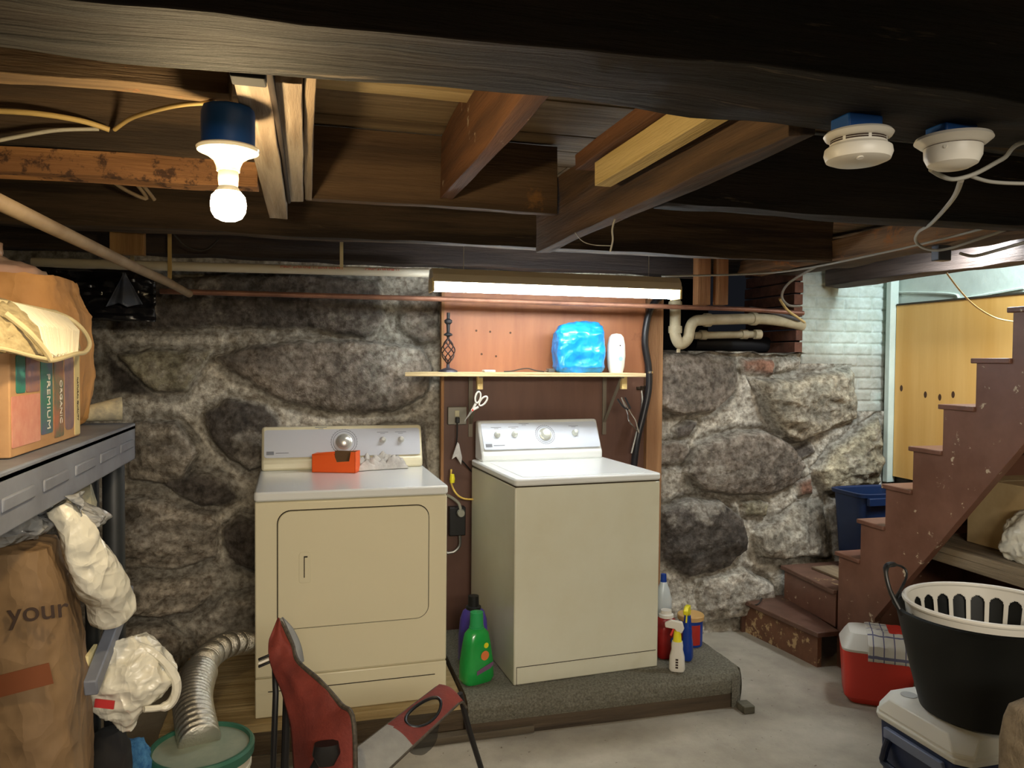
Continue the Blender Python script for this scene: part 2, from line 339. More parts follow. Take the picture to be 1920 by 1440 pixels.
# ------------------------------------------------------------------ stone wall
WY = 4.05
def wallpoly(px): return np.array([[(p := ony(x, y, WY-.05)).x, p.z] for x, y in px])
dk, md, lt, br, gn, pk = (.13, .112, .098), (.27, .232, .195), (.54, .50, .43), (.30, .16, .11), (.32, .29, .20), (.46, .41, .34)
STONES = [
 ([(195, 548), (330, 515), (560, 508), (715, 522), (728, 600), (692, 645), (600, 620), (450, 614), (330, 618), (210, 628)], .06, dk, 1),
 ([(742, 540), (828, 540), (830, 640), (790, 648), (748, 620)], .03, md, .6),
 ([(222, 662), (290, 648), (402, 655), (385, 690), (352, 735), (290, 740), (255, 708)], .10, gn, .8),
 ([(195, 650), (218, 672), (262, 715), (300, 748), (200, 745)], -.03, dk, .5),
 ([(395, 672), (450, 652), (560, 636), (700, 640), (790, 652), (818, 690), (800, 742), (740, 776), (620, 776), (530, 757), (460, 717), (412, 690)], .085, md, .7),
 ([(380, 775), (430, 748), (500, 757), (530, 795), (500, 872), (470, 888), (420, 862), (385, 822)], .08, dk, 1.3),
 ([(250, 790), (330, 788), (378, 850), (350, 900), (300, 912), (235, 902), (230, 830)], .06, pk, 1.6),
 ([(300, 905), (370, 885), (430, 900), (454, 935), (420, 952), (380, 957), (330, 932)], .05, dk, 1.2),
 ([(200, 935), (300, 940), (400, 958), (412, 1000), (406, 1050), (330, 1072), (200, 1068)], .06, pk, 2.2),
 ([(412, 992), (445, 970), (485, 974), (485, 1075), (440, 1060), (415, 1022)], .06, dk, 1),
 ([(200, 1088), (330, 1082), (412, 1078), (402, 1110), (360, 1150), (300, 1162), (200, 1155)], .07, pk, 1.8),
 ([(200, 1172), (300, 1170), (345, 1200), (335, 1262), (200, 1270)], .06, pk, 1.5),
 ([(350, 1170), (420, 1120), (490, 1110), (490, 1230), (380, 1240)], .03, lt, 1.2),
 ([(1226, 662), (1300, 658), (1385, 667), (1398, 700), (1386, 742), (1345, 776), (1280, 779), (1226, 766)], .07, md, .5),
 ([(1400, 674), (1456, 672), (1460, 704), (1402, 702)], .04, br, .4),
 ([(1462, 664), (1512, 668), (1508, 690), (1464, 698)], .04, lt, .6),
 ([(1412, 710), (1500, 704), (1600, 688), (1618, 720), (1612, 786), (1560, 802), (1500, 832), (1470, 826), (1440, 772)], .11, (.42, .37, .28), 1.5),
 ([(1272, 802), (1300, 786), (1322, 790), (1302, 820), (1275, 822)], .02, dk, .8),
 ([(1226, 830), (1290, 826), (1306, 846), (1290, 870), (1226, 880)], .04, md, .6),
 ([(1283, 882), (1310, 830), (1380, 809), (1440, 806), (1500, 840), (1522, 880), (1500, 906), (1450, 932), (1370, 936), (1320, 926)], .10, md, .9),
 ([(1492, 842), (1530, 822), (1542, 850), (1508, 868)], .03, dk, .8),
 ([(1530, 882), (1570, 838), (1620, 792), (1656, 775), (1663, 860), (1656, 910), (1580, 916), (1545, 922)], .10, (.42, .37, .26), 1.6),
 ([(1238, 950), (1300, 936), (1350, 942), (1390, 972), (1404, 1030), (1370, 1062), (1320, 1082), (1290, 1087), (1240, 1052)], .10, dk, 1.1),
 ([(1392, 947), (1430, 936), (1450, 946), (1446, 972), (1402, 976)], .03, gn, .8),
 ([(1408, 1002), (1470, 970), (1500, 946), (1556, 936), (1562, 1050), (1460, 1052), (1428, 1042)], .07, (.42, .38, .31), 1.2),
 ([(1500, 907), (1530, 897), (1532, 930), (1506, 933)], .03, br, .6),
 ([(1315, 1087), (1400, 1062), (1450, 1092), (1456, 1125), (1400, 1155), (1322, 1172), (1308, 1120)], .08, lt, 1.3),
 ([(1560, 930), (1660, 925), (1665, 1060), (1565, 1060)], .05, md, 1.2),
 ([(540, 810), (800, 800), (810, 950), (560, 960)], .03, md, 1),
]
def build_wall():
    st = .0085
    xs = np.arange(-2.7, 3.66, st); zs = np.arange(-.02, 2.16, st)
    X, Z = np.meshgrid(xs, zs)
    wx = X+.045*fbm(X*5, Z*5, 3)+.02*fbm(X*22, Z*22, 9); wz = Z+.045*fbm(X*5+40, Z*5, 4)+.02*fbm(X*22, Z*22, 12)
    mort = .05*fbm(X*3, Z*3, 21)+.03*fbm(X*11, Z*11, 22)+.02*(ridge(X*7, Z*9, 23)-.6)
    H = mort.copy()
    tone = np.clip(.95+.9*fbm(X*4, Z*4, 31)+.5*fbm(X*20, Z*20, 33), .35, 1.12)
    C = np.stack([.76*tone, .71*tone, .61*tone], -1)
    polys = [(wallpoly(p), d, c, r) for p, d, c, r in STONES]
    rnd = random.Random(4)   # the rest of the wall: irregular boulders where nothing was traced
    for k in range(34):
        cx = rnd.uniform(-2.6, -1.15); cz = rnd.uniform(.1, 1.9); r = rnd.uniform(.1, .26)
        n = 8; polys.append((np.array([[cx+r*1.3*math.cos(2*PI*i/n)*rnd.uniform(.8, 1.1), cz+r*.8*math.sin(2*PI*i/n)*rnd.uniform(.8, 1.1)] for i in range(n)]), .05, rnd.choice([dk, md, pk]), 1.2))
    for si, (P, d, c, rg) in enumerate(polys):
        x0, z0 = P.min(0)-.08; x1, z1 = P.max(0)+.08
        ix = slice(max(0, np.searchsorted(xs, x0)), np.searchsorted(xs, x1)); iz = slice(max(0, np.searchsorted(zs, z0)), np.searchsorted(zs, z1))
        a = wx[iz, ix]; b = wz[iz, ix]
        if a.size == 0: continue
        dist = np.full(a.shape, 1e9); ins = np.zeros(a.shape, bool); n = len(P)
        for i in range(n):
            p, q = P[i], P[(i+1) % n]; e = q-p; L = e@e+1e-12
            t = np.clip(((a-p[0])*e[0]+(b-p[1])*e[1])/L, 0, 1)
            dist = np.minimum(dist, np.hypot(a-p[0]-t*e[0], b-p[1]-t*e[1]))
            cr = (p[1] > b) != (q[1] > b); xx = (q[0]-p[0])*(b-p[1])/((q[1]-p[1]) if abs(q[1]-p[1]) > 1e-9 else 1e-9)+p[0]
            ins ^= cr & (a < xx)
        sd = np.where(ins, dist, -dist)
        m = np.clip((sd+.006)/.03, 0, 1); m = m*m*(3-2*m)
        dome = np.clip(sd/.12, 0, 1)**.5
        cx, cz = P.mean(0)
        tilt = (a-cx)*math.sin(si*2.3)*.12+(b-cz)*math.cos(si*1.7)*.12
        u, v = a*3+si*11, b*3+si*7
        if rg > 1.4: hn = .085*(ridge(u*.8, v*2.2, 50+si, 5)-.6)*rg/1.5+.05*fbm(u*3, v*5, 71+si)+.02*(ridge(u*5, v*9, 75+si, 3)-.6)
        else: hn = .05*rg*(ridge(u, v, 50+si, 5)-.6)+.035*rg*fbm(u*3, v*3, 70+si)+.014*rg*(ridge(u*5+v, v*5-u, 76+si, 3)-.6)
        hs = d*(.35+.65*dome)+tilt+hn*np.clip(sd/.03, .2, 1)
        hm = H[iz, ix]; H[iz, ix] = hm*(1-m)+hs*m
        crev = np.exp(-((sd+.006)/.010)**2)*.03*np.clip(.6+2.2*fbm(a*4+si, b*4, 400+si), 0, 1.3); H[iz, ix] -= crev
        tn = (1+1.1*fbm(u*2, v*2, 90+si)+1.0*fbm(u*9, v*9, 99+si))[..., None]
        dust = np.clip((fbm(u*2.2, v*2.2, 130+si, 6, .6)-.10)/.1, 0, 1)[..., None]*.45
        cc = np.clip(np.array(c)*tn, .02, .75); cc = cc*(1-dust)+np.array((.55, .51, .44))*dust
        C[iz, ix] = C[iz, ix]*(1-m[..., None])+cc*m[..., None]
    hi = (H-.5*(np.roll(H, 6, 0)+np.roll(H, -6, 0)))   # hollows come out darker, raised lips paler
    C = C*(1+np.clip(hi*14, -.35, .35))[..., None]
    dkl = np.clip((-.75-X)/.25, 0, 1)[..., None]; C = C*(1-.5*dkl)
    # pale lime patches beside the board, green-grey film on the far right
    lim = np.clip(1-np.hypot((X-.45)/.22, (Z-1.72)/.5), 0, 1)[..., None]*np.clip((fbm(X*9, Z*9, 200)+.15)/.2, 0, 1)[..., None]
    C = C*(1-.5*lim)+np.array((.45, .46, .42))*.5*lim
    damp = np.clip((X-2.35)/.5, 0, 1)*np.clip((Z-1.2)/.4, 0, 1)*np.clip((fbm(X*7, Z*7, 210)+.1)/.2, 0, 1); damp = damp[..., None]
    C = C*(1-.45*damp)+np.array((.42, .46, .40))*.45*damp
    H = H+.035*np.clip((1.0-Z), 0, 1)                 # the wall leans a little towards the room low down
    base = np.full(X.shape, WY)
    top = 1.665+.02*fbm(X*6, Z*0, 300)
    keep = ~((X > 1.93) & (X < 2.93) & (Z > top)) & ~((X >= 2.93) & (Z > 1.60+.0*X) & (X < 3.30)) & ~((X >= 3.30) & (Z > 1.30))
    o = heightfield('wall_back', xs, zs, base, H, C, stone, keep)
    return tag(o, kind='structure')
wall = build_wall()
def build_brick():
    st = .006; xs = np.arange(2.93, 3.60, st); zs = np.arange(1.15, 2.34, st); X, Z = np.meshgrid(xs, zs)
    zz = Z+.006*fbm(X*5, Z*5, 1); row = np.floor(zz/.072); fz = zz/.072-row; xx = X/.21+.5*(row % 2)+.05*fbm(X*3, Z*3, 8); fx = xx-np.floor(xx)
    e = np.minimum(np.minimum(fx, 1-fx)*.21, np.minimum(fz, 1-fz)*.072); g = np.clip(e/.012, 0, 1); g = g*g*(3-2*g)
    H = .012*g+.008*fbm(X*18, Z*18, 5)+.006*fbm(X*60, Z*60, 6)
    t = (1+.12*fbm(X*6, Z*6, 7))[..., None]; C = np.array((.62, .70, .65))*t
    bare = np.clip((1.72-Z)/.1, 0, 1)*np.clip((fbm(X*5, Z*5, 17)+.22)/.15, 0, 1); C = C*(1-.65*bare[..., None])+np.array((.34, .29, .24))*.65*bare[..., None]
    o = heightfield('painted_brick', xs, zs, np.full(X.shape, WY+.03), H, C, mat('brick_paint', (255, 255, 255), (226, 226, 220), rough=.7, ns=14, attr='Col', bump=.3, bs=40), np.ones(X.shape, bool), parent=wall)
    o['label'] = 'white painted brick panel above the boulders'
build_brick()
# cavity above the boulders: ledge, ragged brick jamb, dark back
k = M(); k.grid(lambda u, v: (1.9+1.05*u, 4.02+1.3*v, 1.66+.03*noise.noise(Vector((u*9, v*9, 2)))), 40, 30)
k.build('ledge', mat('ledge_mortar', (120, 108, 94), (88, 78, 68), rough=.95, ns=12, bump=.5), wall)
k = M()
for i in range(9):
    z = 1.67+i*.073; o = random.uniform(-.012, .012); k.box(2.885+o, 2.935, 4.045+random.uniform(0, .01), 4.6, z, z+.064)
k.build('brick_jamb', brickred, wall, bevel=.004)
k = M(); k.box(1.5, 3.0, 5.3, 5.35, 1.5, 2.5); k.build('cavity_back', mat('cavity_black', (20, 19, 20), rough=1), wall)  # near-black sheet closing the back of the cavity
# other shell
def shell(name, m, *b, **k): 
    g = M(); [g.box(*x) for x in b]; return tag(g.build(name, m, **k), kind='structure')
fl = M(); fl.grid(lambda u, v: (-2.7+6.6*u, -3+8.4*v, .006*noise.noise(Vector((u*9, v*11, 0)))), 120, 120); fl = tag(fl.build('floor', concrete), kind='structure')
shell('wall_left', stone if False else mat('left_wall_stone', (96, 86, 74), (66, 58, 50), rough=.95, ns=5, bump=.8, bs=7), (-2.75, -2.65, -3, 4.2, 0, 2.4))
shell('wall_front', mat('front_wall_stone', (90, 82, 72), (60, 54, 48), rough=.95, ns=5, bump=.8, bs=7), (-2.75, 3.75, -3.1, -3, 0, 2.4))
wr = M(); wr.box(3.60, 3.70, -3, 4.3, 0, .9, 1); wr.box(3.60, 3.70, -3, 4.3, .9, 2.75, 0)
wr = tag(wr.build('wall_right', [whitepaint, mat('right_wall_stone', (84, 76, 68), (60, 54, 48), rough=.95, ns=5, bump=.8, bs=7)]), kind='structure')
# ceiling boards
cl = M(); y = -3.0
while y < 5.3:
    wd = random.uniform(.13, .19); x = -2.7
    while x < 3.7:
        x1 = min(3.7, x+random.uniform(1.4, 2.8))
        lim_ = 2.70 if .5 < y < 2.22 else 3.12 if .2 < y < 3.5 else 9
        x1 = min(x1, lim_)
        if x1 > x+.02: cl.box(x, x1-.004, y, y+wd-.004, 2.30+random.uniform(0, .006), 2.345)
        x = x1
        if x >= lim_-.01: break
    y += wd
cl.box(-2.75, 3.75, -3.1, 5.4, 2.76, 2.8)
tag(cl.build('ceiling', tanX), kind='structure')
t = M(); a = ony(1660, 530, 4.0); t.box(3.525, 3.585, 3.99, 4.03, .86, 2.2); tag(t.build('trim_1', whitepaint, bevel=.004), kind='structure')

# ------------------------------------------------------------------ timbers
def beam(name, label, m, x0, x1, y0, y1, z0, z1, rough=.006, cat='beam', seed=0, mats=None):
    g = M(); ax = 0 if (x1-x0) > (y1-y0) else 1
    L = (x1-x0) if ax == 0 else (y1-y0); n = max(4, int(L/.05)); rs = []
    for i in range(n+1):
        t = i/n; ring = []
        for (a, b) in [(0, 0), (.33, 0), (.67, 0), (1, 0), (1, .33), (1, .67), (1, 1), (.67, 1), (.33, 1), (0, 1), (0, .67), (0, .33)]:
            if ax == 0: p = Vector((x0+L*t, y0+(y1-y0)*a, z0+(z1-z0)*b))
            else: p = Vector((x0+(x1-x0)*(1-a), y0+L*t, z0+(z1-z0)*b))
            q = Vector((p.x*(1.5 if ax == 0 else 9)+seed, p.y*(9 if ax == 0 else 1.5), p.z*9))
            d = Vector((noise.noise(q), noise.noise(q+Vector((7, 3, 1))), noise.noise(q+Vector((1, 8, 5)))))*rough*2
            q2 = q*4; d += Vector((noise.noise(q2), noise.noise(q2+Vector((7, 3, 1))), noise.noise(q2+Vector((1, 8, 5)))))*rough
            if ax == 0 and i in (0, n): d.x = 0
            ring.append(p+d)
        rs.append(ring)
    g.rings(rs)
    return tag(g.build(name, m, smooth=50, bevel=.002), label, cat)
beam('ceiling_beam', 'massive near-black rough timber crossing the top of the view', blackX, -2.6, 3.55, .94, 1.13, 2.0, 2.26, .008, seed=1)
beam('floor_joist', 'unseen joist added overhead, shading the big black beam from the fill light', oldX, -2.6, 3.05, .20, .30, 2.0, 2.29, .004, seed=20)  # unseen, added to keep the rear fill light off the black beam
beam('floor_joist', 'lighter rough-sawn timber just behind the big black beam, upper left', wood('grey_brown_timber', (138, 112, 78), (92, 72, 50), SX, c3=(160, 100, 60), s3=8, lo3=.62, hi3=.66), -2.6, -.13, 1.42, 1.52, 2.07, 2.29, .01, seed=2)
beam('floor_joist', 'dull brown joist face behind the blue junction box, left', oldX, -2.6, -.10, 1.95, 2.02, 2.078, 2.29, .004, seed=3)
beam('floor_joist', 'torn orange-brown timber edge behind the lit bulb', barkX, -2.6, -.112, 1.955, 2.02, 2.018, 2.078, .009, seed=4)
beam('header_joist', 'brown header joist closing the framed opening above the dryer', wood('header_timber', (116, 92, 68), (80, 62, 46), SX, c3=(150, 108, 62), s3=5, lo3=.62, hi3=.7), .0, .785, 2.355, 2.40, 2.08, 2.295, .004, seed=5)
beam('floor_joist', 'long joist with a pale lit lower edge, two timbers from the back wall', oldX, -2.6, 2.38, 3.07, 3.17, 2.08, 2.295, .006, seed=6)
beam('floor_joist', 'dark short joist right of the diagonal joist, with a broken end', blackX, .99, 2.69, 1.99, 2.08, 2.055, 2.28, .006, seed=7)
beam('sill_beam', 'dark sill timber over the back wall, above the fluorescent light', wood('sill_timber', (74, 62, 56), (46, 38, 36), SX), -2.6, 2.2, 3.86, 4.0, 2.09, 2.29, .006, seed=8)
beam('floor_joist', 'whitewashed hanger plank beside the bulb, left of the dark crack', whiteY, -.108, -.054, 1.2, 2.45, 2.03, 2.16, .0018, seed=9)
beam('floor_joist', 'paler hanger plank between the dark crack and the thin upright board', whiteY, -.046, -.004, 1.33, 2.3, 2.055, 2.2, .003, seed=10)
beam('floor_joist', 'thin board edge at the left side of the framed opening', wood('edge_board', (168, 150, 124), (128, 108, 84), SY), -.002, .018, 1.3, 2.352, 2.075, 2.295, .002, seed=11)
beam('floor_joist', 'reddish short joist with a splintered white edge, middle of the opening', redY, .402, .445, 1.14, 2.35, 2.10, 2.295, .005, seed=12)
beam('ceiling_board', 'pale board just behind the big black beam, above the opening', paleX, .0, .50, 1.80, 1.945, 2.262, 2.296, .002, 'board', seed=13)
beam('floor_joist', 'long brown joist running diagonally over the washer', oldY, .792, .845, 1.14, 2.62, 1.99, 2.2, .004, seed=14)
beam('furring_strip', 'fresh yellow pine strip fixed to the diagonal joist', paleY, .715, .76, 1.2, 1.85, 2.052, 2.112, .001, 'board', seed=15)
beam('furring_strip', 'reddish strip above the yellow pine strip', redY, .70, .79, 1.2, 1.95, 2.118, 2.16, .002, 'board', seed=16)
beam('floor_joist', 'debris-covered pale timber running from the lamp end to the upper right', barkY, 2.38, 2.50, 1.2, 3.85, 2.10, 2.18, .012, seed=17)
beam('floor_joist', 'rough grey-brown timber over the foot of the stairs', wood('rough_dark_y', (92, 78, 64), (54, 46, 40), SY), 2.72, 2.84, 2.3, 4.02, 2.13, 2.28, .012, seed=18)
beam('stair_header', 'dark weathered timber along the top of the white brick wall', wood('stairs_timber', (96, 84, 78), (58, 50, 48), SY), 3.08, 3.2, 2.3, 4.03, 2.075, 2.28, .008, seed=19)
# filler blocking and upright pieces
for (x0, x1, y0, ya, yb, l) in [(205, 270, 3.3, 430, 478, 'square wood block hanging left over the stone wall')]:
    a, b = ony(x0, ya, y0), ony(x1, yb, y0); g = M(); g.box(a.x, b.x, y0, y0+.04, b.z, 2.295); tag(g.build('wood_block', wood('block_wood', (168, 132, 86), (140, 106, 66), SZ), bevel=.002), l, 'wood block')
g = M(); a, b = ony(314, 458, 3.62), ony(322, 523, 3.62); g.box(a.x, b.x, 3.62, 3.626, b.z, 2.298); g.build('paint_stick', pinez, bevel=.001); tag(bpy.data.objects['paint_stick'], 'thin wooden stick hanging by the white pipe', 'stick')
for x0, x1, l in [(1306, 1329, 'left of the two short wood cleats right of the lamp'), (1344, 1362, 'right of the two short wood cleats right of the lamp')]:
    a, b = ony(x0, 520, 3.75), ony(x1, 572, 3.75); g = M(); g.box(a.x, b.x, 3.733, 3.79, b.z, 2.298); tag(g.build('wood_cleat', wood('cleat', (176, 128, 84), (146, 102, 66), SZ), bevel=.002), l, 'wood cleat')
g = M(); a, b = ony(430, 95, 1.16), ony(498, 148, 1.16); g.box(a.x, b.x, 1.16, 1.20, b.z, a.z+.1); tag(g.build('dark_block', mat('tar_black', (24, 22, 20), rough=.9), bevel=.003), 'black block between the big beam and the whitewashed plank', 'wood block')

# ------------------------------------------------------------------ lampholder with bulb
bx, by = -.128, 1.40
L = thing('ceiling_lampholder', 'white porcelain lampholder with a lit bulb on a blue box', 'light', (bx, by, 1.86))
g = M(); g.lathe([(0, 1.962), (.042, 1.962), (.044, 1.97), (.044, 2.02), (.042, 2.029), (0, 2.029)], (bx, by, 0), 12); g.build('junction_box', boxblue, L, bevel=.002)
g = M(); g.lathe([(.0, 1.922), (.019, 1.922), (.020, 1.930), (.024, 1.940), (.036, 1.949), (.050, 1.955), (.052, 1.960), (.050, 1.9625), (0, 1.9625)], (bx, by, 0), 40); g.build('lampholder_base', porcelain, L)
g = M(); g.lathe([(0, 1.9215), (.0165, 1.9215), (.017, 1.91), (.0155, 1.896), (.021, 1.887), (0, 1.887)], (bx, by, 0), 28); g.build('bulb_collar', mat('bulb_collar', (214, 208, 190), rough=.4), L)
g = M(); g.lathe([(.021, 1.8865), (.0275, 1.879), (.0295, 1.866), (.028, 1.853), (.022, 1.843), (.012, 1.838), (0, 1.837)], (bx, by, 0), 28); g.build('bulb', glow_bulb, L)
bpy.data.objects['bulb']['label'] = 'glowing warm white bulb'
# ------------------------------------------------------------------ fluorescent light
y0 = 3.44; a, b = ony(808, 540, y0), ony(1268, 553, y0); zt = (a.z+b.z)/2
F = thing('fluorescent_light', 'long fluorescent strip light glowing above the washer', 'light', ((a.x+b.x)/2, y0, zt))
g = M(); g.prism([(-.058, 0), (-.052, .035), (-.03, .062), (.03, .062), (.052, .035), (.058, 0), (.05, .008), (-.05, .008)], (a.x, y0, zt+.022), (0, 1, 0), (0, 0, 1), (b.x-a.x, 0, 0)); g.build('housing', mat('housing_cream', (196, 184, 160), rough=.5), F, smooth=20)
for k, xx in enumerate((a.x-.004, b.x-.008)):
    g = M(); g.box(xx, xx+.012, y0-.055, y0+.05, zt-.022, zt+.04); g.build('end_cap', mat('endcap_yellow', (222, 200, 140), rough=.4), F, bevel=.003)
for dy in (-.026, .026):
    g = M(); g.tube([(a.x+.014, y0+dy, zt), (b.x-.014, y0+dy, zt)], .016, 16); g.build('fluorescent_tube', glow_tube, F)
for xx in (a.x+.15, b.x-.15):
    g = M(); g.tube([(xx, y0, zt+.08), (xx, y0, 2.1), (xx, y0+.0, 2.2), (xx, y0, 2.3)], .002, 6); g.build('hanging_wire', grey_wire, F)

# ------------------------------------------------------------------ pipes
def pipe(name, pts, r, m, label, cat='pipe', smooth=0, n=14):
    g = M(); g.tube(pts, r, n, smooth=smooth); return tag(g.build(name, m, smooth=50), label, cat)
pipe('copper_pipe', [ony(300, 546, 3.72), ony(805, 560, 3.72), ony(1400, 580, 3.72), (2.7, 3.72, 1.885)], .0125, copper, 'long horizontal copper pipe passing below the strip light')
pipe('grey_pipe', [onz(-120, 322, 1.9), onz(240, 495, 1.9), (-.52, 3.25, 1.9), (-.5, 3.66, 1.89)], .0165, greypipe, 'thick pale pipe slanting from the upper left corner')
a, b = ony(60, 492, 3.71), ony(803, 512, 3.71)
P = thing('white_pipe', 'white plastic pipe with red print under the sill, left of the lamp', 'pipe', a)
g = M(); g.tube([(a.x, 3.71, a.z), (b.x, 3.71, b.z)], .021, 20); p_ = g.build('pipe_body', mat('white_pvc', (216, 208, 188), rough=.4), P)
for t_, s_ in ((.68, 'CPVC 4120 SDR 11 HOT WATER'), (.87, 'CPVC 4120 SDR 11')):
    p = a.lerp(b, t_); text('printed_line', s_, p+Vector((0, -.0195, .006)), (b-a), (0, -.3, 1), .020, bandred, p_)
for px in (250, 640):
    q = ony(px, 497, 3.71); g = M(); g.box(q.x-.008, q.x+.008, 3.688, 3.69, q.z-.02, 2.299); g.build('hanger_strap', mat('strap_cream', (200, 184, 140), rough=.6), P)
# plumbing in the cavity
T = thing('drain_trap', 'cream plastic drain trap hanging right of the lamp', 'pipe', (2.05, 3.95, 1.68))
y0 = 3.93
A = [ony(1266, 560, y0), ony(1266, 615, y0)]
g = M(); g.tube([ony(1266, 556, y0), ony(1266, 600, y0), ony(1266, 628, y0), ony(1275, 645, y0), ony(1289, 636, y0), ony(1294, 615, y0), ony(1302, 603, y0), ony(1322, 600, y0), ony(1420, 598, y0+.05), ony(1470, 603, y0+.1), ony(1505, 611, y0+.12)], .031, 18, smooth=6); g.build('trap_pipe', creamp, T)
for q, d in ((ony(1266, 618, y0), (0, 0, 1)), (ony(1266, 572, y0), (0, 0, 1)), (ony(1326, 600, y0+.02), (1, 0, 0)), (ony(1412, 598, y0+.05), (1, .3, 0))):
    g = M(); g.lathe([(0, -.02), (.038, -.02), (.039, 0), (.038, .02), (0, .02)], q, 20, axis=d); g.build('coupling', creamp, T)
g = M(); g.lathe([(0, 0), (.012, 0), (.012, .02), (0, .02)], ony(1272, 661, y0), 6); g.build('drain_plug', creamp, T)
T2 = thing('drain_pipe', 'shorter cream drain pipe below the trap outlet', 'pipe', (2.3, 4.05, 1.76))
g = M(); g.tube([ony(1300, 629, 4.1), ony(1408, 627, 4.1), ony(1424, 627, 4.08)], .022, 16); g.build('pipe_body', creamp, T2)
for q in (ony(1318, 628, 4.1), ony(1395, 627, 4.1), ony(1420, 627, 4.08)):
    g = M(); g.lathe([(0, -.02), (.029, -.02), (.029, .02), (0, .02)], q, 18, axis=(1, 0, 0)); g.build('coupling', creamp, T2)
pipe('soil_pipe', [ony(1300, 642, 4.35), ony(1420, 646, 4.35), ony(1515, 648, 4.35)], .05, iron, 'fat black iron pipe low in the dark cavity')
pipe('conduit', [ony(1405, 578, 4.0), ony(1450, 586, 4.0), ony(1500, 600, 4.0)], .012, mat('conduit_grey', (96, 96, 98), rough=.5, metal=.4), 'thin grey conduit above the cream drain pipe')
pipe('water_hose', [ony(1262, 545, 3.9), ony(1232, 562, 3.9), ony(1216, 590, 3.9), ony(1209, 640, 3.9), ony(1216, 690, 3.9), ony(1216, 730, 3.9), ony(1207, 775, 3.9), ony(1194, 830, 3.9), ony(1186, 900, 3.92)], .019, rubber, 'thick black drain hose curving down beside the washer', 'hose', 8)
g = M(); g.lathe([(.0195, -.006), (.022, -.006), (.022, .006), (.0195, .006)], ony(1218, 698, 3.9), 18, cap0=False, cap1=False); tag(g.build('hose_clamp', chrome), 'bright metal clamp on the black drain hose', 'clamp')
V = thing('water_valve', 'small tap valve with braided hose under the shelf end', 'valve', ony(1203, 735, 3.95))
q = ony(1203, 728, 3.95); g = M(); g.tube([q+Vector((-.03, 0, 0)), q+Vector((.03, 0, 0))], .009, 10); g.lathe([(0, -.02), (.012, -.02), (.012, .02), (0, .02)], q, 12, axis=(0, 1, 0)); g.box(q.x-.016, q.x+.016, q.y-.03, q.y-.02, q.z+.008, q.z+.014); g.build('valve_body', mat('dark_brass', (70, 58, 46), rough=.5, metal=.6), V)
g = M(); g.tube([q+Vector((0, 0, -.01)), ony(1204, 760, 3.94), ony(1196, 800, 3.9), ony(1184, 850, 3.88)], .006, 8, smooth=5); g.build('braided_hose', steel, V)

# ------------------------------------------------------------------ board behind the machines, shelf
B = thing('plywood_backboard', 'tall reddish plywood board on the wall behind the shelf', 'board', (1.3, 3.96, 0))
g = M(); g.box(.70, 1.845, 3.955, 3.97, .0, 1.52); g.build('lower_panel', mat('lower_panel_brown', (112, 78, 62), (92, 62, 50), rough=.5, ns=5, st=(1, 1, .12)), B)['label'] = 'darker brown lower panel'  # board below the shelf gets a darker brown
g = M(); g.box(.70, 1.845, 3.955, 3.97, 1.521, 2.07)
for (x, y) in ((893, 620), (919, 622), (957, 624), (903, 664), (930, 668)): q = ony(x, y, 3.9545); g.lathe([(0, 0), (.006, 0), (.006, .0006), (0, .0006)], q, 10, mi=1, axis=(0, -1, 0))
g.build('plywood_sheet', [plyred, knot], B)
g = M(); g.box(.684, .699, 3.94, 3.985, .0, 2.07); g.build('edge_strip', stud, B)
g = M(); g.box(1.85, 1.945, 3.93, 3.985, .0, 2.07); g.build('stud', stud, B, bevel=.002)
SHZ = 1.545
S = thing('wall_shelf', 'narrow pale pine shelf on brackets above the washer', 'shelf', (1.1, 3.8, SHZ))
g = M(); g.hexa([(.462, 3.68, SHZ-.02), (1.725, 3.68, SHZ-.02), (1.725, 3.95, SHZ-.02), (.60, 3.94, SHZ-.02), (.462, 3.68, SHZ), (1.725, 3.68, SHZ), (1.725, 3.95, SHZ), (.60, 3.94, SHZ)]); g.build('shelf_board', pinew, S, bevel=.002)
for px in (884, 1136):
    x = ony(px, 720, 3.93).x; g = M(); g.box(x-.011, x+.011, 3.945, 3.954, 1.2, SHZ-.02); g.box(x-.009, x+.009, 3.70, 3.95, SHZ-.028, SHZ-.02); g.bar((x, 3.945, 1.27), (x, 3.72, SHZ-.03), .016, .006); g.build('bracket', mat('bracket_grey', (122, 112, 96), rough=.5, metal=.3), S)
for px in (899, 1169):
    x = ony(px, 730, 3.72).x; g = M(); g.box(x-.014, x+.014, 3.705, 3.735, SHZ-.085, SHZ-.02); g.build('cleat', pinez, S, bevel=.001)
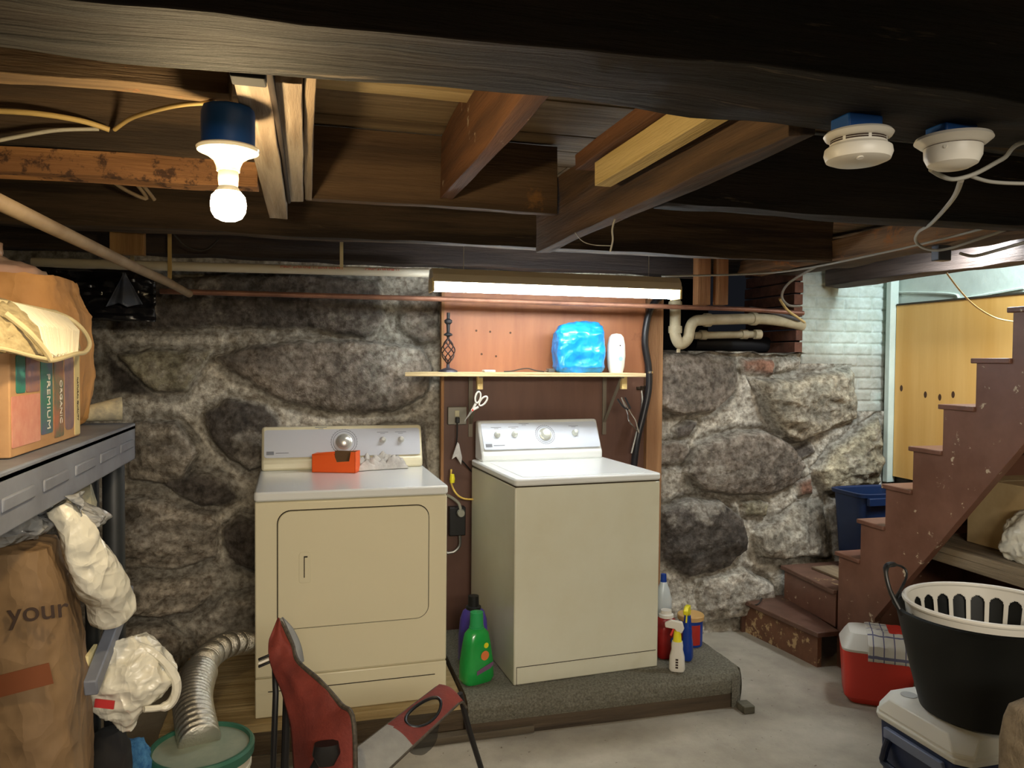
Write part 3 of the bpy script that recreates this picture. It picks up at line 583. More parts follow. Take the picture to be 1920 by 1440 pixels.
# things on the shelf
def bagblob(name, secs, m, label, cat, amp=.01, scl=9, seed=1, n=64, parent=None, cap1=True, smooth=60, solid=0, fine=3):
    # interpolate sections for density
    out = []
    for i in range(len(secs)-1):
        for j in range(fine*2):
            t = j/(fine*2); t2 = t
            out.append(tuple(secs[i][q]*(1-t2)+secs[i+1][q]*t2 for q in range(7)))
    out.append(secs[-1])
    g = M(); g.loft(out, n, cap1=cap1); o = g.build(name, m, parent, smooth=smooth, crump=(amp, scl, seed), solid=solid)
    if label: tag(o, label, cat)
    return o
a, b = ony(1046, 697, 3.74), ony(1135, 697, 3.74); cx = (a.x+b.x)/2
hw = (b.x-a.x)/2
bagblob('blue_bag', [(cx, 3.80, SHZ+.002, hw*.9, .07, 4, 0), (cx, 3.80, SHZ+.03, hw*1.0, .085, 5, 0), (cx, 3.80, SHZ+.13, hw*1.0, .085, 5, 0), (cx, 3.80, SHZ+.21, hw*.98, .08, 4, 0), (cx+.01, 3.80, SHZ+.245, hw*.9, .06, 3, 0), (cx+.03, 3.80, SHZ+.265, hw*.6, .035, 2.5, 0), (cx+.035, 3.80, SHZ+.27, .01, .01, 2, 0)], bluebag, 'bright blue plastic bag wrapped round a box on the shelf', 'bag', .008, 11, 3, 96, fine=5)
q = ony(1159, 697, 3.76); D = thing('air_freshener', 'white oval air freshener beside the blue bag', 'air freshener', (q.x, 3.79, SHZ))
g = M(); g.loft([(q.x, 3.79, SHZ+z, rx, ry, 2.6, 0) for z, rx, ry in ((0, .036, .025), (.03, .045, .03), (.09, .050, .034), (.15, .047, .034), (.19, .038, .03), (.205, .025, .022), (.21, .002, .002))], 36); g.build('shell', whitep, D)
g = M(); g.lathe([(0, 0), (.004, 0), (.004, .002), (0, .002)], (q.x+.008, 3.7565, SHZ+.145), 12, axis=(0, -1, 0)); g.build('nozzle', inkd, D)
g = M(); g.lathe([(0, 0), (.012, 0), (.012, .001), (0, .001)], (q.x+.012, 3.756, SHZ+.075), 16, axis=(0, -1, 0)); g.build('printed_leaf', mat('pale_teal', (150, 214, 214), rough=.5), D)
q = ony(840, 692, 3.82); K = thing('candle_holder', 'twisted black iron candle holder at the left end of the shelf', 'candle holder', (q.x, 3.82, SHZ))
g = M(); g.lathe([(0, 0), (.05, 0), (.047, .008), (.03, .015), (.009, .022), (.008, .04), (0, .04)], (q.x, 3.82, SHZ), 24); g.build('base', mat('iron_grey', (70, 68, 78), rough=.45, metal=.5), K)
for ph in range(6):
    g = M(); pts = []
    for i in range(17):
        t = i/16; r = .032*math.sin(PI*t)+.003; an = ph*PI/3+t*3.4; pts.append((q.x+r*math.cos(an), 3.82+r*math.sin(an), SHZ+.04+.13*t))
    g.tube(pts, .0032, 6); g.build('twisted_rod', mat('iron_dark', (58, 46, 44), rough=.4, metal=.5), K)
g = M(); g.lathe([(.006, .17), (.008, .18), (.022, .185), (.022, .192), (.008, .2), (.010, .24), (.02, .25), (.02, .262), (.008, .27), (.009, .30), (.0, .30)], (q.x, 3.82, SHZ), 16); g.build('stem', iron, K)
q = ony(916, 693, 3.8); g = M(); g.box(q.x-.028, q.x+.03, 3.77, 3.83, SHZ, SHZ+.012); tag(g.build('small_white_box', whitep, bevel=.003), 'small flat white box lying on the pine shelf', 'box')
g = M(); g.tube([(ony(x, y, 3.78).x, 3.78, max(SHZ+.004, SHZ+h)) for x, y, h in ((945, 693, .004), (960, 690, .006), (975, 690, .016), (990, 690, .02), (1005, 693, .01), (1020, 695, .004))], .003, 6, smooth=5); tag(g.build('brown_cord', dark_wire), 'short brown cord lying on the shelf', 'cord')
q = ony(1034, 693, 3.8); g = M(); g.box(q.x-.022, q.x+.012, 3.78, 3.82, SHZ, SHZ+.02); g.bar((q.x-.04, 3.79, SHZ+.006), (q.x-.01, 3.80, SHZ+.016), .008, .004); tag(g.build('bulldog_clip', mat('clip_grey', (110, 108, 104), rough=.4, metal=.5), bevel=.003), 'grey metal clip left of the blue bag', 'clip')
# scissors hanging from cleat
SCI = thing('scissors', 'white-handled scissors hanging from the left shelf cleat', 'scissors', ony(900, 735, 3.69))
ys = 3.69
def ring2(c, dx, dy, w_, h_, tilt, r=.0035):
    pts = []
    for k in range(25):
        a = 2*PI*k/24; x = w_*math.cos(a); z = h_*math.sin(a); pts.append((c.x+x*math.cos(tilt)-z*math.sin(tilt), c.y, c.z+x*math.sin(tilt)+z*math.cos(tilt)))
    return pts
g = M(); g.tube(ring2(ony(896, 745, ys), 0, 0, .013, .028, -.2), .0045, 8); g.tube(ring2(ony(906, 752, ys), 0, 0, .013, .028, -.7), .0045, 8)
g.tube([ony(892, 757, ys), ony(886, 768, ys)], .006, 8); g.tube([ony(897, 763, ys), ony(884, 770, ys)], .006, 8); g.build('handles', whitep, SCI)
g = M(); g.prism([(0, .009), (.07, .002), (.072, 0), (0, -.007)], ony(886, 768, ys-.002), (ony(867, 795, ys)-ony(886, 768, ys)).normalized(), Vector((.7, 0, -.5)), (0, .002, 0)); g.build('blade', steel, SCI)
g = M(); g.lathe([(0, 0), (.005, 0), (.005, .004), (0, .004)], ony(886, 769, ys-.004), 12, axis=(0, -1, 0)); g.build('pivot', red, SCI)
TG = thing('tongs', 'metal kitchen tongs hanging from the right shelf cleat', 'tongs', ony(1170, 745, 3.69))
g = M()
for s in (-1, 1): g.tube([ony(1165, 745, ys), ony(1180+s*3, 775, ys), ony(1186+s*6, 790, ys), ony(1198, 812, ys)], .003, 6, smooth=5)
g.build('arms', chrome, TG)
g = M(); g.tube([ony(1158, 748, ys), ony(1168, 762, ys), ony(1178, 768, ys)], .005, 6, smooth=4); g.tube([ony(1172, 745, ys), ony(1182, 766, ys)], .005, 6); g.build('grips', blackp, TG)
# outlets and cords
O1 = thing('electrical_outlet', 'grey metal outlet box with a plug, under the shelf', 'outlet', ony(857, 780, 3.95))
a, b = ony(840, 763, 3.93), ony(875, 796, 3.93); g = M(); g.box(a.x, b.x, 3.93, 3.954, b.z, a.z); g.build('box_cover', mat('box_grey', (140, 136, 124), rough=.5, metal=.3), O1, bevel=.004)
q = ony(857, 774, 3.929); g = M(); g.box(q.x-.012, q.x+.012, 3.926, 3.93, q.z-.02, q.z+.012); g.build('receptacle', mat('ivory', (206, 198, 164), rough=.5), O1, bevel=.002)
PC = thing('power_cord', 'black plug and cord hanging down from the grey outlet', 'cord', ony(857, 800, 3.92))
q = ony(857, 787, 3.92); g = M(); g.box(q.x-.01, q.x+.01, 3.895, 3.925, q.z-.016, q.z+.014); g.build('plug', blackp, PC, bevel=.004)
g = M(); g.tube([q+Vector((0, -.005, -.01)), ony(857, 815, 3.91), ony(856, 850, 3.91), ony(872, 870, 3.91), ony(885, 885, 3.93)], .004, 8, smooth=6); g.build('cord', blackp, PC)
O2 = thing('dryer_outlet', 'black dryer outlet box with grey plug, low between the machines', 'outlet', ony(857, 975, 3.93))
a, b = ony(843, 952, 3.90), ony(873, 1004, 3.90); g = M(); g.box(a.x, b.x, 3.90, 3.954, b.z, a.z); g.build('outlet_box', blackp, O2, bevel=.004)
q = ony(863, 961, 3.89); g = M(); g.lathe([(0, 0), (.018, 0), (.022, .012), (.018, .03), (0, .03)], q, 16, axis=(0, -1, 0)); g.tube([q+Vector((0, -.02, .0)), ony(861, 945, 3.88), ony(850, 935, 3.9), ony(838, 928, 3.92)], .008, 8, smooth=5); g.build('plug', mat('plug_grey', (150, 148, 134), rough=.5), O2)
g = M(); g.tube([(ony(862, 1003, 3.93)), ony(862, 1022, 3.93), ony(852, 1034, 3.93), ony(838, 1037, 3.93)], .008, 8, smooth=5); g.build('conduit', steel, O2)
pipe('extension_cable', [ony(846, 880, 3.9), ony(846, 905, 3.9), ony(855, 925, 3.88), ony(870, 935, 3.86), ony(892, 936, 3.86)], .005, mat('yellow_cord', (220, 184, 84), rough=.5), 'yellow cord looping between dryer and washer', 'cord', 6, 8)
q = ony(848, 898, 3.88); g = M(); g.lathe([(0, -.02), (.012, -.02), (.014, 0), (.010, .025), (0, .025)], q, 10); tag(g.build('cord_connector', yellow), 'small yellow cord connector beside the dryer top', 'plug')
q = ony(857, 850, 3.9); g = M(); g.prism([(0, .06), (-.025, -.01), (-.03, -.03), (-.008, -.015), (.02, -.06), (.024, -.02), (.008, .05)], (q.x, 3.885, q.z), (1, 0, 0), (0, 0, 1), (0, .012, 0)); tag(g.build('hanging_rag', ragm, bevel=.003), 'small pinkish rag hanging between dryer and washer', 'cloth')

# ------------------------------------------------------------------ washer and dryer
def rrect(x0, x1, z0, z1, r, n=6):
    out = []
    for cx, cz, a0 in ((x1-r, z1-r, 0), (x0+r, z1-r, PI/2), (x0+r, z0+r, PI), (x1-r, z0+r, 3*PI/2)):
        for k in range(n+1): a = a0+PI/2*k/n; out.append((cx+r*math.cos(a), cz+r*math.sin(a)))
    return out
def console(parent, W, dep, zb, h, m_panel, knobs, side, inset, back_y):
    g = M()
    prof = [(back_y, zb), (back_y, zb+h), (back_y-.045, zb+h), (back_y-.055, zb+h-.008), (back_y-dep+.01, zb+.055), (back_y-dep, zb+.045), (back_y-dep, zb)]
    g.rings([[Vector((x, y, z)) for y, z in prof] for x in (-W/2+inset, W/2-inset)], mi=0); g.build('console', side, parent, local=True, bevel=.012)
    # the slanted silver face
    p0 = Vector((0, back_y-dep+.006, zb+.062)); p1 = Vector((0, back_y-.056, zb+h-.014)); up = (p1-p0); L_ = up.length; up = up.normalized(); n = Vector((1, 0, 0)).cross(up)
    g = M(); g.prism(rrect(-W/2+inset+.012, W/2-inset-.012, 0, L_, .014), p0+n*-.001, (1, 0, 0), up, n*.005); parent = g.build('control_panel', m_panel, parent, local=True)
    for x, t_, r, mt, big in knobs:
        c = p0+up*(L_*t_)+Vector((x, 0, 0))+n*.004
        if big:
            g = M(); 
            for rr in (r*1.55, r*1.32): g.lathe([(rr-.0012, 0), (rr, .001), (rr+.0012, 0)], c, 40, axis=n, cap0=False, cap1=False)
            for k in range(30):
                a = 2*PI*k/30; d = Vector((math.cos(a), 0, 0))+up*math.sin(a); g.bar(c+d*r*1.58, c+d*r*1.68, .0015, .0006, up=n)
            g.build('dial_ring', printg, parent, local=True)
        g = M(); g.lathe([(r*.95, 0), (r, .006), (r*.8, .01), (r*.72, .022), (r*.55, .027), (0, .028)], c, 28, axis=n, cap0=False); g.build('dial' if big else 'knob', mt, parent, local=True)
        q = c+up*(r*1.9+.01) if not big else c+up*(r*1.9)+Vector((-.11, 0, 0))
        g = M(); g.bar(q-Vector((.028, 0, 0)), q+Vector((.028, 0, 0)), .0025, .0008, up=n); g.bar(q-Vector((.012, 0, 0))-up*.007, q+Vector((.012, 0, 0))-up*.007, .002, .0008, up=n); g.build('printed_label', printg, parent, local=True)
    q = p0+up*.022+Vector((-W/2+inset+.04, 0, 0))+n*.005
    g = M(); g.prism([(-.017, -.008), (.017, -.008), (.017, .009), (-.017, .009)], q, (1, 0, 0), up, n*.0008); g.bar(q+Vector((.025, 0, 0)), q+Vector((.085, 0, 0)), .003, .0008, up=n); g.build('badge', printg, parent, local=True)
silv = mat('silver_knob', (206, 204, 196), rough=.28, metal=.55)
# dryer
dl, dr = Vector((-.197, 3.205)), Vector((.588, 3.22)); dW = (dr-dl).length; dz = .145; dH = .922; ang = math.atan2(dr.y-dl.y, dr.x-dl.x); dc = (dl+dr)/2
DR = thing('dryer', 'bisque clothes dryer with a front door, standing left of the washer', 'dryer', (dc.x, dc.y, dz), ang)
hw = dW/2; DD = .70
g = M(); g.box(-hw, hw, .018, DD, 0, dH-.04); g.build('cabinet', enamel, DR, local=True, bevel=.006)
g = M(); g.box(-hw, hw, .002, .018, .165, dH-.043); g.build('front_panel', enamel, DR, local=True, bevel=.006)
g = M(); g.box(-hw+.0, hw, .002, .018, .0, .16); g.build('toe_panel', enamel, DR, local=True, bevel=.005)
g = M(); g.prism(rrect(-hw-.004, hw+.004, -.008, DD, .02), (0, 0, dH-.038), (1, 0, 0), (0, 1, 0), (0, 0, .038)); g.build('top', lidwhite, DR, local=True, bevel=.008)
g = M(); g.prism(rrect(-.308, .315, .355, .845, .055, 8), (0, .0035, 0), (1, 0, 0), (0, 0, 1), (0, -.0025, 0)); g.build('door_gap', gap, DR, local=True)
g = M(); g.prism(rrect(-.304, .311, .359, .841, .052, 8), (0, .004, 0), (1, 0, 0), (0, 0, 1), (0, -.014, 0)); door = g.build('door', enamel, DR, local=True, bevel=.004)
g = M(); g.prism(rrect(-.222, -.175, .545, .672, .012), (0, -.009, 0), (1, 0, 0), (0, 0, 1), (0, -.003, 0)); g.build('handle_recess', enamel, door, local=True, bevel=.002)
g = M(); g.box(-.203, -.199, -.0135, -.011, .568, .655); g.box(-.203, -.188, -.0135, -.011, .650, .656); g.build('handle_slot', gap, door, local=True)
g = M(); g.box(-hw+.05, hw-.05, -.0005, .003, .105, .108); g.build('lower_seam', gap, DR, local=True)
console(DR, dW, .11, dH, .205, panelgrey, [(.0, .52, .040, silv, True), (.19, .56, .016, silv, False), (.28, .56, .016, silv, False)], enamel, .005, DD+.01)
# washer
wl, wr_ = Vector((.882, 3.190)), Vector((1.595, 3.235)); wW = (wr_-wl).length; wz = .176; wH = .92; ang = math.atan2(wr_.y-wl.y, wr_.x-wl.x); wc = (wl+wr_)/2
WA = thing('washer', 'white top-loading washing machine on the carpeted platform', 'washing machine', (wc.x, wc.y, wz), ang)
hw = wW/2; WD = .70
g = M(); g.box(-hw, hw, 0, WD, 0, wH-.045); g.build('cabinet', enamel_w, WA, local=True, bevel=.006)
g = M(); g.box(-hw+.012, hw-.012, -.0012, .002, .078, .081); g.box(-hw+.012, -hw+.014, -.0012, .002, 0, .08); g.build('toe_seam', gap, WA, local=True)
g = M(); g.box(-hw+.003, hw-.003, .002, WD-.002, wH-.05, wH-.04); g.build('lid_gap', gap, WA, local=True)
g = M(); g.prism(rrect(-hw-.004, hw+.004, -.008, WD, .02), (0, 0, wH-.04), (1, 0, 0), (0, 1, 0), (0, 0, .032)); g.build('top', lidwhite, WA, local=True, bevel=.008)
g = M(); g.prism(rrect(-hw+.05, hw-.05, .03, WD-.15, .03), (0, 0, wH-.009), (1, 0, 0), (0, 1, 0), (0, 0, .0025)); g.build('lid', lidwhite, WA, local=True, bevel=.003)
console(WA, wW, .135, wH-.01, .205, mat('console_white', (206, 212, 224), rough=.35), [(.02, .52, .034, pearl, True), (-.245, .55, .017, pearl, False), (-.15, .55, .017, pearl, False), (.19, .55, .017, pearl, False)], lidwhite, .02, WD+.01)
# orange box of dryer sheets, rag
q = onz(608, 886, 1.068); OB = thing('dryer_sheet_box', 'torn-open orange box lying on top of the dryer', 'box', (q.x, q.y, dz+dH+.001), -.35)
g = M(); w2 = .135
pts = [(-.085, 0), (.15, 0), (.15, .105), (.125, .105), (.118, .06), (.045, .052), (.03, .105), (.0, .11), (-.06, .075), (-.085, .078)]
g.prism([(-.06, 0), (.15, 0), (.15, .1), (.128, .1), (.12, .055), (.06, .05), (.04, .1), (-.06, .085)], (0, 0, 0), (1, 0, 0), (0, 0, 1), (0, .003, 0))
g.prism([(-.06, 0), (.15, 0), (.15, .1), (-.06, .085)], (0, .075, 0), (1, 0, 0), (0, 0, 1), (0, .003, 0)); g.box(-.06, -.057, 0, .078, 0, .085); g.box(.147, .15, 0, .078, 0, .1); g.box(-.06, .15, 0, .078, 0, .003); g.box(-.06, .03, 0, .078, .083, .086)
g.build('carton', orange, OB, local=True)
g = M(); g.box(-.0612, -.06, .015, .06, .03, .07); g.build('printed_patch', yellow, OB, local=True)
g = M(); g.box(.03, .146, .066, .072, .004, .097); g.box(-.055, .145, .004, .066, .004, .02); g.build('inner_liner', mat('liner_brown', (112, 88, 60), rough=.9), OB, local=True)
q = onz(705, 876, 1.068)
def rag(name, c, rx, ry, h, m, label, cat, seed, ang=0, n=46):
    g = M()
    def fn(u, v):
        a = (u-.5)*2; b = (v-.5)*2; e = max(0, 1-(a*a)**1.5)*max(0, 1-(b*b)**1.5)
        wob = 1+.25*noise.noise(Vector((a*2+seed, b*2, 1))); x = a*rx*wob; y = b*ry*wob
        z = h*(e**.5)*(.45+.9*abs(noise.noise(Vector((a*3.3+seed, b*3.3, 4))))+.25*abs(noise.noise(Vector((a*9+seed, b*9, 4)))))
        return (c[0]+x*math.cos(ang)-y*math.sin(ang), c[1]+x*math.sin(ang)+y*math.cos(ang), c[2]+.002+z)
    g.grid(fn, n, n); g.grid(lambda u, v: (lambda p: (p[0], p[1], c[2]+.001))(fn(u, v)), 8, 8)
    return tag(g.build(name, m, smooth=70), label, cat)
rag('dryer_rags', (q.x+.01, q.y-.025, dz+dH+.001), .13, .075, .075, ragm, 'heap of crumpled grey-white rags beside the orange box', 'cloth', 3, .2)

# ------------------------------------------------------------------ platforms
PL = thing('carpeted_platform', 'low platform covered with grey carpet under the washer', 'platform', (1.3, 3.5, 0))
g = M()
def cfn(u, v):
    x = .66+1.305*u; s = v   # s: 0 = bottom of front, up and over to back
    xr = max(0, (u-.93)/.07); 
    prof = [(3.105, .07), (3.095, .10), (3.098, .135), (3.115, .162), (3.15, .175), (3.3, .175), (3.6, .175), (3.95, .175)]
    t = s*(len(prof)-1); i = min(int(t), len(prof)-2); f = t-i
    y = prof[i][0]*(1-f)+prof[i+1][0]*f; z = prof[i][1]*(1-f)+prof[i+1][1]*f
    y += .03*xr*xr*(1-s)
    nz = noise.noise(Vector((x*25, y*25, z*25)))*.004+noise.noise(Vector((x*90, y*90, z*90)))*.003
    sag = noise.noise(Vector((x*2.5, 0, 3)))*.008*(1-s)
    return (x, y-nz-sag, z+nz*.6+sag*.6)
g.grid(cfn, 150, 70); g.grid(lambda u, v: (1.965+.012*math.sin(PI*v)+.003*noise.noise(Vector((u*30, v*12, 0))), 3.13+.82*u, .005+.168*v), 60, 12)
g.grid(lambda u, v: (1.905+.06*math.sin(u*PI/2), 3.098+.034*(1-math.cos(u*PI/2)), .005+.14*v), 8, 8)
cp = g.build('carpet', carpet, PL, smooth=80); cp['label'] = 'worn grey carpet'
g = M(); g.box(.66, 1.93, 3.115, 3.155, .0, .14); g.box(.66, 1.93, 3.155, 3.93, .0, .168); g.build('timber_frame', wood('frame_dark', (92, 78, 62), (60, 50, 40), SX), PL)
g = M(); g.box(1.93, 1.985, 3.03, 3.10, 0, .035); tag(g.build('offcut_block', wood('offcut', (120, 116, 100), (92, 88, 74), SX), bevel=.004), 'small grey block on the floor at the platform corner', 'wood block')
SK = thing('dryer_skid', 'rough wooden platform of pale boards under the dryer', 'platform', (.1, 3.5, 0))
g = M(); g.box(-.55, .655, 3.17, 3.96, .105, .143); g.build('deck_board', paleX, SK, bevel=.003)
g = M(); g.box(-.55, .66, 3.20, 3.24, 0, .104); g.box(-.55, .66, 3.7, 3.76, 0, .104); g.build('runner', wood('runner', (110, 94, 72), (80, 66, 50), SX), SK)
g = M(); g.bar((-.5, 3.09, .02), (.95, 3.12, .02), .05, .03); tag(g.build('floor_plank', wood('floor_plank', (110, 98, 80), (84, 74, 60), SX), bevel=.003), 'dark plank on the floor along the dryer platform', 'plank')

# ------------------------------------------------------------------ bottles
def bottle(label, c, secs, m, cap, name='detergent_bottle', cat='bottle', ang=0):
    t = thing(name, label, cat, c, ang)
    g = M(); g.loft([(0, 0, z, rx, ry, e, 0) for z, rx, ry, e in secs], 32); g.build('bottle_body', m, t, local=True, smooth=40)
    g = M(); z0, prof, cm = cap; g.lathe([(r, z0+z) for r, z in prof], (0, 0, 0), 24); g.build('cap', cm, t, local=True)
    return t
PZ = .178
capc = mat('clear_green_cap', (60, 200, 120), rough=.15, trans=.4)
t = bottle('green detergent bottle standing between dryer and washer', (.735, 3.285, PZ), [(0, .068, .045, 3.5), (.02, .078, .052, 3.5), (.09, .075, .05, 3.2), (.17, .064, .044, 2.8), (.215, .055, .04, 2.5), (.235, .035, .032, 2.2), (.24, .028, .028, 2)], green, (.238, [(.0, 0), (.034, 0), (.034, .005), (.031, .008), (.029, .07), (0, .072)], capc), ang=.35)
g = M(); g.lathe([(0, 0), (.021, 0), (.021, .001), (0, .001)], (.012, -.0515, .125), 18, axis=(0, -1, 0)); g.build('orange_print', mat('print_orange', (236, 130, 70), rough=.5), t, local=True)
g = M(); g.lathe([(0, 0), (.012, 0), (.012, .001), (0, .001)], (.02, -.049, .168), 14, axis=(0, -1, 0)); g.build('yellow_print', yellow, t, local=True)
g = M(); g.prism([(-.04, .0), (.03, .018), (.045, .03), (.045, .045), (.0, .032), (-.04, .018)], (.01, -.0525, .045), (1, 0, 0), (0, 0, 1), (0, -.001, 0)); g.build('purple_print', mat('print_purple', (120, 84, 120), rough=.5), t, local=True)
bottle('purple bottle with black cap behind the green detergent', (.765, 3.49, PZ), [(0, .06, .045, 3), (.02, .07, .05, 3), (.12, .07, .05, 3), (.21, .062, .046, 2.6), (.245, .05, .04, 2.3), (.26, .03, .03, 2)], purple, (.255, [(0, 0), (.036, 0), (.036, .012), (.026, .016), (.025, .062), (0, .063)], blackp))
q = onz(1248, 1228, PZ)
t = bottle('dark red detergent jug against the washer side, at right', (q.x, q.y, PZ), [(0, .05, .05, 4), (.015, .055, .055, 4), (.14, .055, .055, 4), (.17, .05, .05, 3), (.19, .03, .03, 2)], jugred, (.188, [(0, 0), (.036, 0), (.036, .014), (.026, .018), (.026, .034), (0, .034)], whitep), 'detergent_jug')
g = M(); g.lathe([(0, 0), (.016, 0), (.016, .001), (0, .001)], (.012, -.0555, .09), 18, axis=(0, -1, 0)); g.build('round_label', blueb, t, local=True)
q = onz(1246, 1196, PZ)
bottle('tall clear-white bottle with blue cap behind the red jug', (q.x, q.y+.02, PZ), [(0, .035, .03, 3), (.02, .04, .035, 3), (.2, .04, .035, 3), (.25, .03, .028, 2.4), (.29, .015, .015, 2)], mat('frosted_plastic', (196, 204, 206), rough=.3), (.288, [(0, 0), (.016, 0), (.014, .04), (0, .042)], blueb))
def trigger(label, c, body, neck, head, h, ang, extra=None):
    t = thing('spray_bottle', label, 'spray bottle', c, ang)
    g = M(); g.loft([(0, 0, z, rx, ry, e, 0) for z, rx, ry, e in ((0, .032, .024, 3.5), (.01, .037, .028, 3.5), (h*.28, .034, .026, 3), (h*.42, .026, .022, 2.6), (h*.5, .027, .022, 2.6), (h*.58, .024, .02, 2.3))], 28); g.build('bottle_body', body, t, local=True)
    g = M(); g.lathe([(.021, h*.58), (.019, h*.62), (.016, h*.78), (0, h*.79)], n=20); nk = g.build('neck', neck, t, local=True)
    g = M(); g.prism([(-.055, .0), (-.058, .02), (-.03, .036), (.022, .03), (.03, .0), (.02, -.022), (.0, -.02), (-.012, -.004)], (0, .011, h*.84), (1, 0, 0), (0, 0, 1), (0, -.022, 0)); hd = g.build('trigger_head', head, t, local=True, bevel=.004)
    g = M(); g.bar((-.016, 0, h*.83), (-.030, 0, h*.68), .008, .006, up=(0, 1, 0)); g.build('trigger', red if extra else head, hd, local=True)
    return t
q = onz(1271, 1258, PZ)
t = trigger('white spray bottle with yellow neck at the front of the platform', (q.x, q.y+.01, PZ), whitep, yellow, whitep, .235, -.5, True)
g = M()
for k in range(4): g.box(-.006, .006, -.0285, -.0275, .018+k*.012, .026+k*.012)
g.build('printed_letters', inkd, t, local=True)
q = onz(1290, 1240, PZ)
trigger('blue spray bottle with yellow trigger behind the white spray bottle', (q.x+.01, q.y+.03, PZ), blueb, blueb, yellow, .27, .9)
q = onz(1300, 1214, PZ)
t = thing('cleaner_tub', 'red and blue tub with tan lid at the back of the platform', 'tub', (q.x+.01, q.y+.05, PZ))
g = M(); g.lathe([(0, 0), (.058, 0), (.06, .01), (.06, .13), (0, .13)], n=32); g.build('tub_body', blueb, t, local=True)
g = M(); g.lathe([(.0605, .0), (.0608, .02), (.0608, .095), (.0605, .1)], n=32, cap0=False, cap1=False); g.v = [Vector((p.x, p.y, p.z+.012)) for p in g.v if True]; g.f = [f for f in g.f if sum(g.v[i].x for i in f)/4 < .02 and sum(g.v[i].y for i in f)/4 < .02]; g.mi = [0]*len(g.f); g.build('label_panel', mat('label_red', (176, 44, 34), rough=.5), t, local=True)
g = M(); g.lathe([(0, .13), (.066, .13), (.067, .15), (.064, .154), (0, .152)], n=36); g.build('tub_lid', tanlid, t, local=True)

# ------------------------------------------------------------------ duct and bucket
bc = Vector((-.318, 2.555)); BZ = .375
bu = thing('bucket', 'white bucket with green dusty lid at bottom left', 'bucket', (bc.x, bc.y, 0))
g = M(); g.lathe([(0, 0), (.125, 0), (.128, .01), (.146, .30), (.150, .302), (.150, .312), (.147, .314), (.149, .352), (0, .352)], n=48); g.build('pail', mat('pail_white', (214, 206, 184), rough=.5), bu, local=True)
lid_ = None
g = M(); g.lathe([(.150, .345), (.158, .345), (.160, .372), (.154, .380), (.146, .380), (.143, .368), (.13, .366)], n=56, cap0=False, cap1=False); lid_ = g.build('lid', bucketgreen, bu, local=True)
g = M(); g.lathe([(0, .3685), (.144, .3685), (.144, .366), (0, .366)], n=56); g.build('lid_top', lidtop, lid_, local=True)
path = catmull([ony(520, 1196, 3.75), ony(478, 1203, 3.62), ony(430, 1208, 3.42), ony(393, 1230, 3.2), ony(372, 1268, 3.0), ony(362, 1310, 2.82), ony(366, 1350, 2.68), Vector((-.325, 2.575, BZ-.0))], 40)
seg = [0]
for i in range(1, len(path)): seg.append(seg[-1]+(path[i]-path[i-1]).length)
Ld = seg[-1]; pts, rad = [], []; n = int(Ld/.0035)
for i in range(n+1):
    s = Ld*i/n; j = max(k for k in range(len(seg)) if seg[k] <= s+1e-9); j = min(j, len(path)-2); f = (s-seg[j])/max(1e-6, seg[j+1]-seg[j])
    pts.append(path[j].lerp(path[j+1], min(1, f))); big = s > Ld*.62
    per = .024 if big else .0135; rad.append((.062 if big else .05)+(.0035 if big else .004)*math.sin(2*PI*s/per))
g = M(); g.tube(pts, rad, 28); tag(g.build('vent_duct', foil, smooth=60), 'silver ribbed flexible duct bending down onto the green lid', 'duct')
g = M(); g.loft([(-.50, 2.45, z, r, r, 2, 0) for z, r in ((.33, .03), (.36, .05), (.40, .055), (.44, .045), (.47, .02))], 32)
fl_ = g.build('fluffy_duster', furblue, crump=(.012, 40, 3, 1), smooth=80, subs=1); fl_.location.z -= .0; tag(fl_, 'light blue fluffy duster head below the hanging shopping bag', 'duster')
g = M(); g.tube([(-.50, 2.45, .0), (-.50, 2.45, .37)], .008, 8); g.build('duster_handle', blackp, fl_)

# ------------------------------------------------------------------ shelving unit at left with its load
U = thing('storage_shelf', 'grey plastic shelving unit at the left edge', 'shelf unit', (-.75, 2.0, 0))
UY0, UY1, UX0, UX1 = 1.42, 2.535, -.98, -.50
g = M()
g.box(UX0, UX1, UY0, UY1, 1.385, 1.405)
for k in range(5):
    ya = UY0+.05+k*.215
    if ya+.15 < UY1: g.box(UX1-.002, UX1+.005, ya, ya+.16, 1.335, 1.36)
g.box(UX1-.012, UX1, UY0, UY1, 1.295, 1.40); g.box(UX0, UX1, UY1-.012, UY1, 1.295, 1.40); g.box(UX0, UX0+.012, UY0, UY1, 1.295, 1.40); g.box(UX0, UX1, UY0, UY0+.012, 1.295, 1.40)
g.build('top_shelf', shelfgrey, U, bevel=.004)
g = M(); g.box(UX0, UX1-.0, UY0, UY1, .41, .43); g.box(UX1-.012, UX1, UY0, UY1, .35, .43); g.build('lower_shelf', shelfgrey, U, bevel=.004)
for x, y in ((UX1-.03, UY0+.03), (UX1-.045, UY1-.075), (UX0+.03, UY0+.03), (UX0+.03, UY1-.03)):
    g = M(); g.lathe([(0, 0), (.027, 0), (.030, .4), (.030, 1.28), (.026, 1.296), (0, 1.296)], (x, y, 0), 20); g.build('post', postdark, U)
g = M(); g.lathe([(0, 0), (.02, 0), (.02, 1.3), (0, 1.3)], ((ony(172, 930, 2.49)).x, 2.49, 0), 16); g.build('post', postdark, U)
# leaning resin board
a, b = onx(251, 1108, -.46), onx(183, 1290, -.46); g = M(); g.prism([(0, -.02), ((b-a).length, -.02), ((b-a).length, .02), (0, .02)], a, (b-a).normalized(), Vector((1, 0, 0)).cross((b-a).normalized()), (-.03, 0, 0)); tag(g.build('loose_shelf_rail', shelfgrey, bevel=.004), 'loose grey plastic rail leaning below the white bag', 'rail')
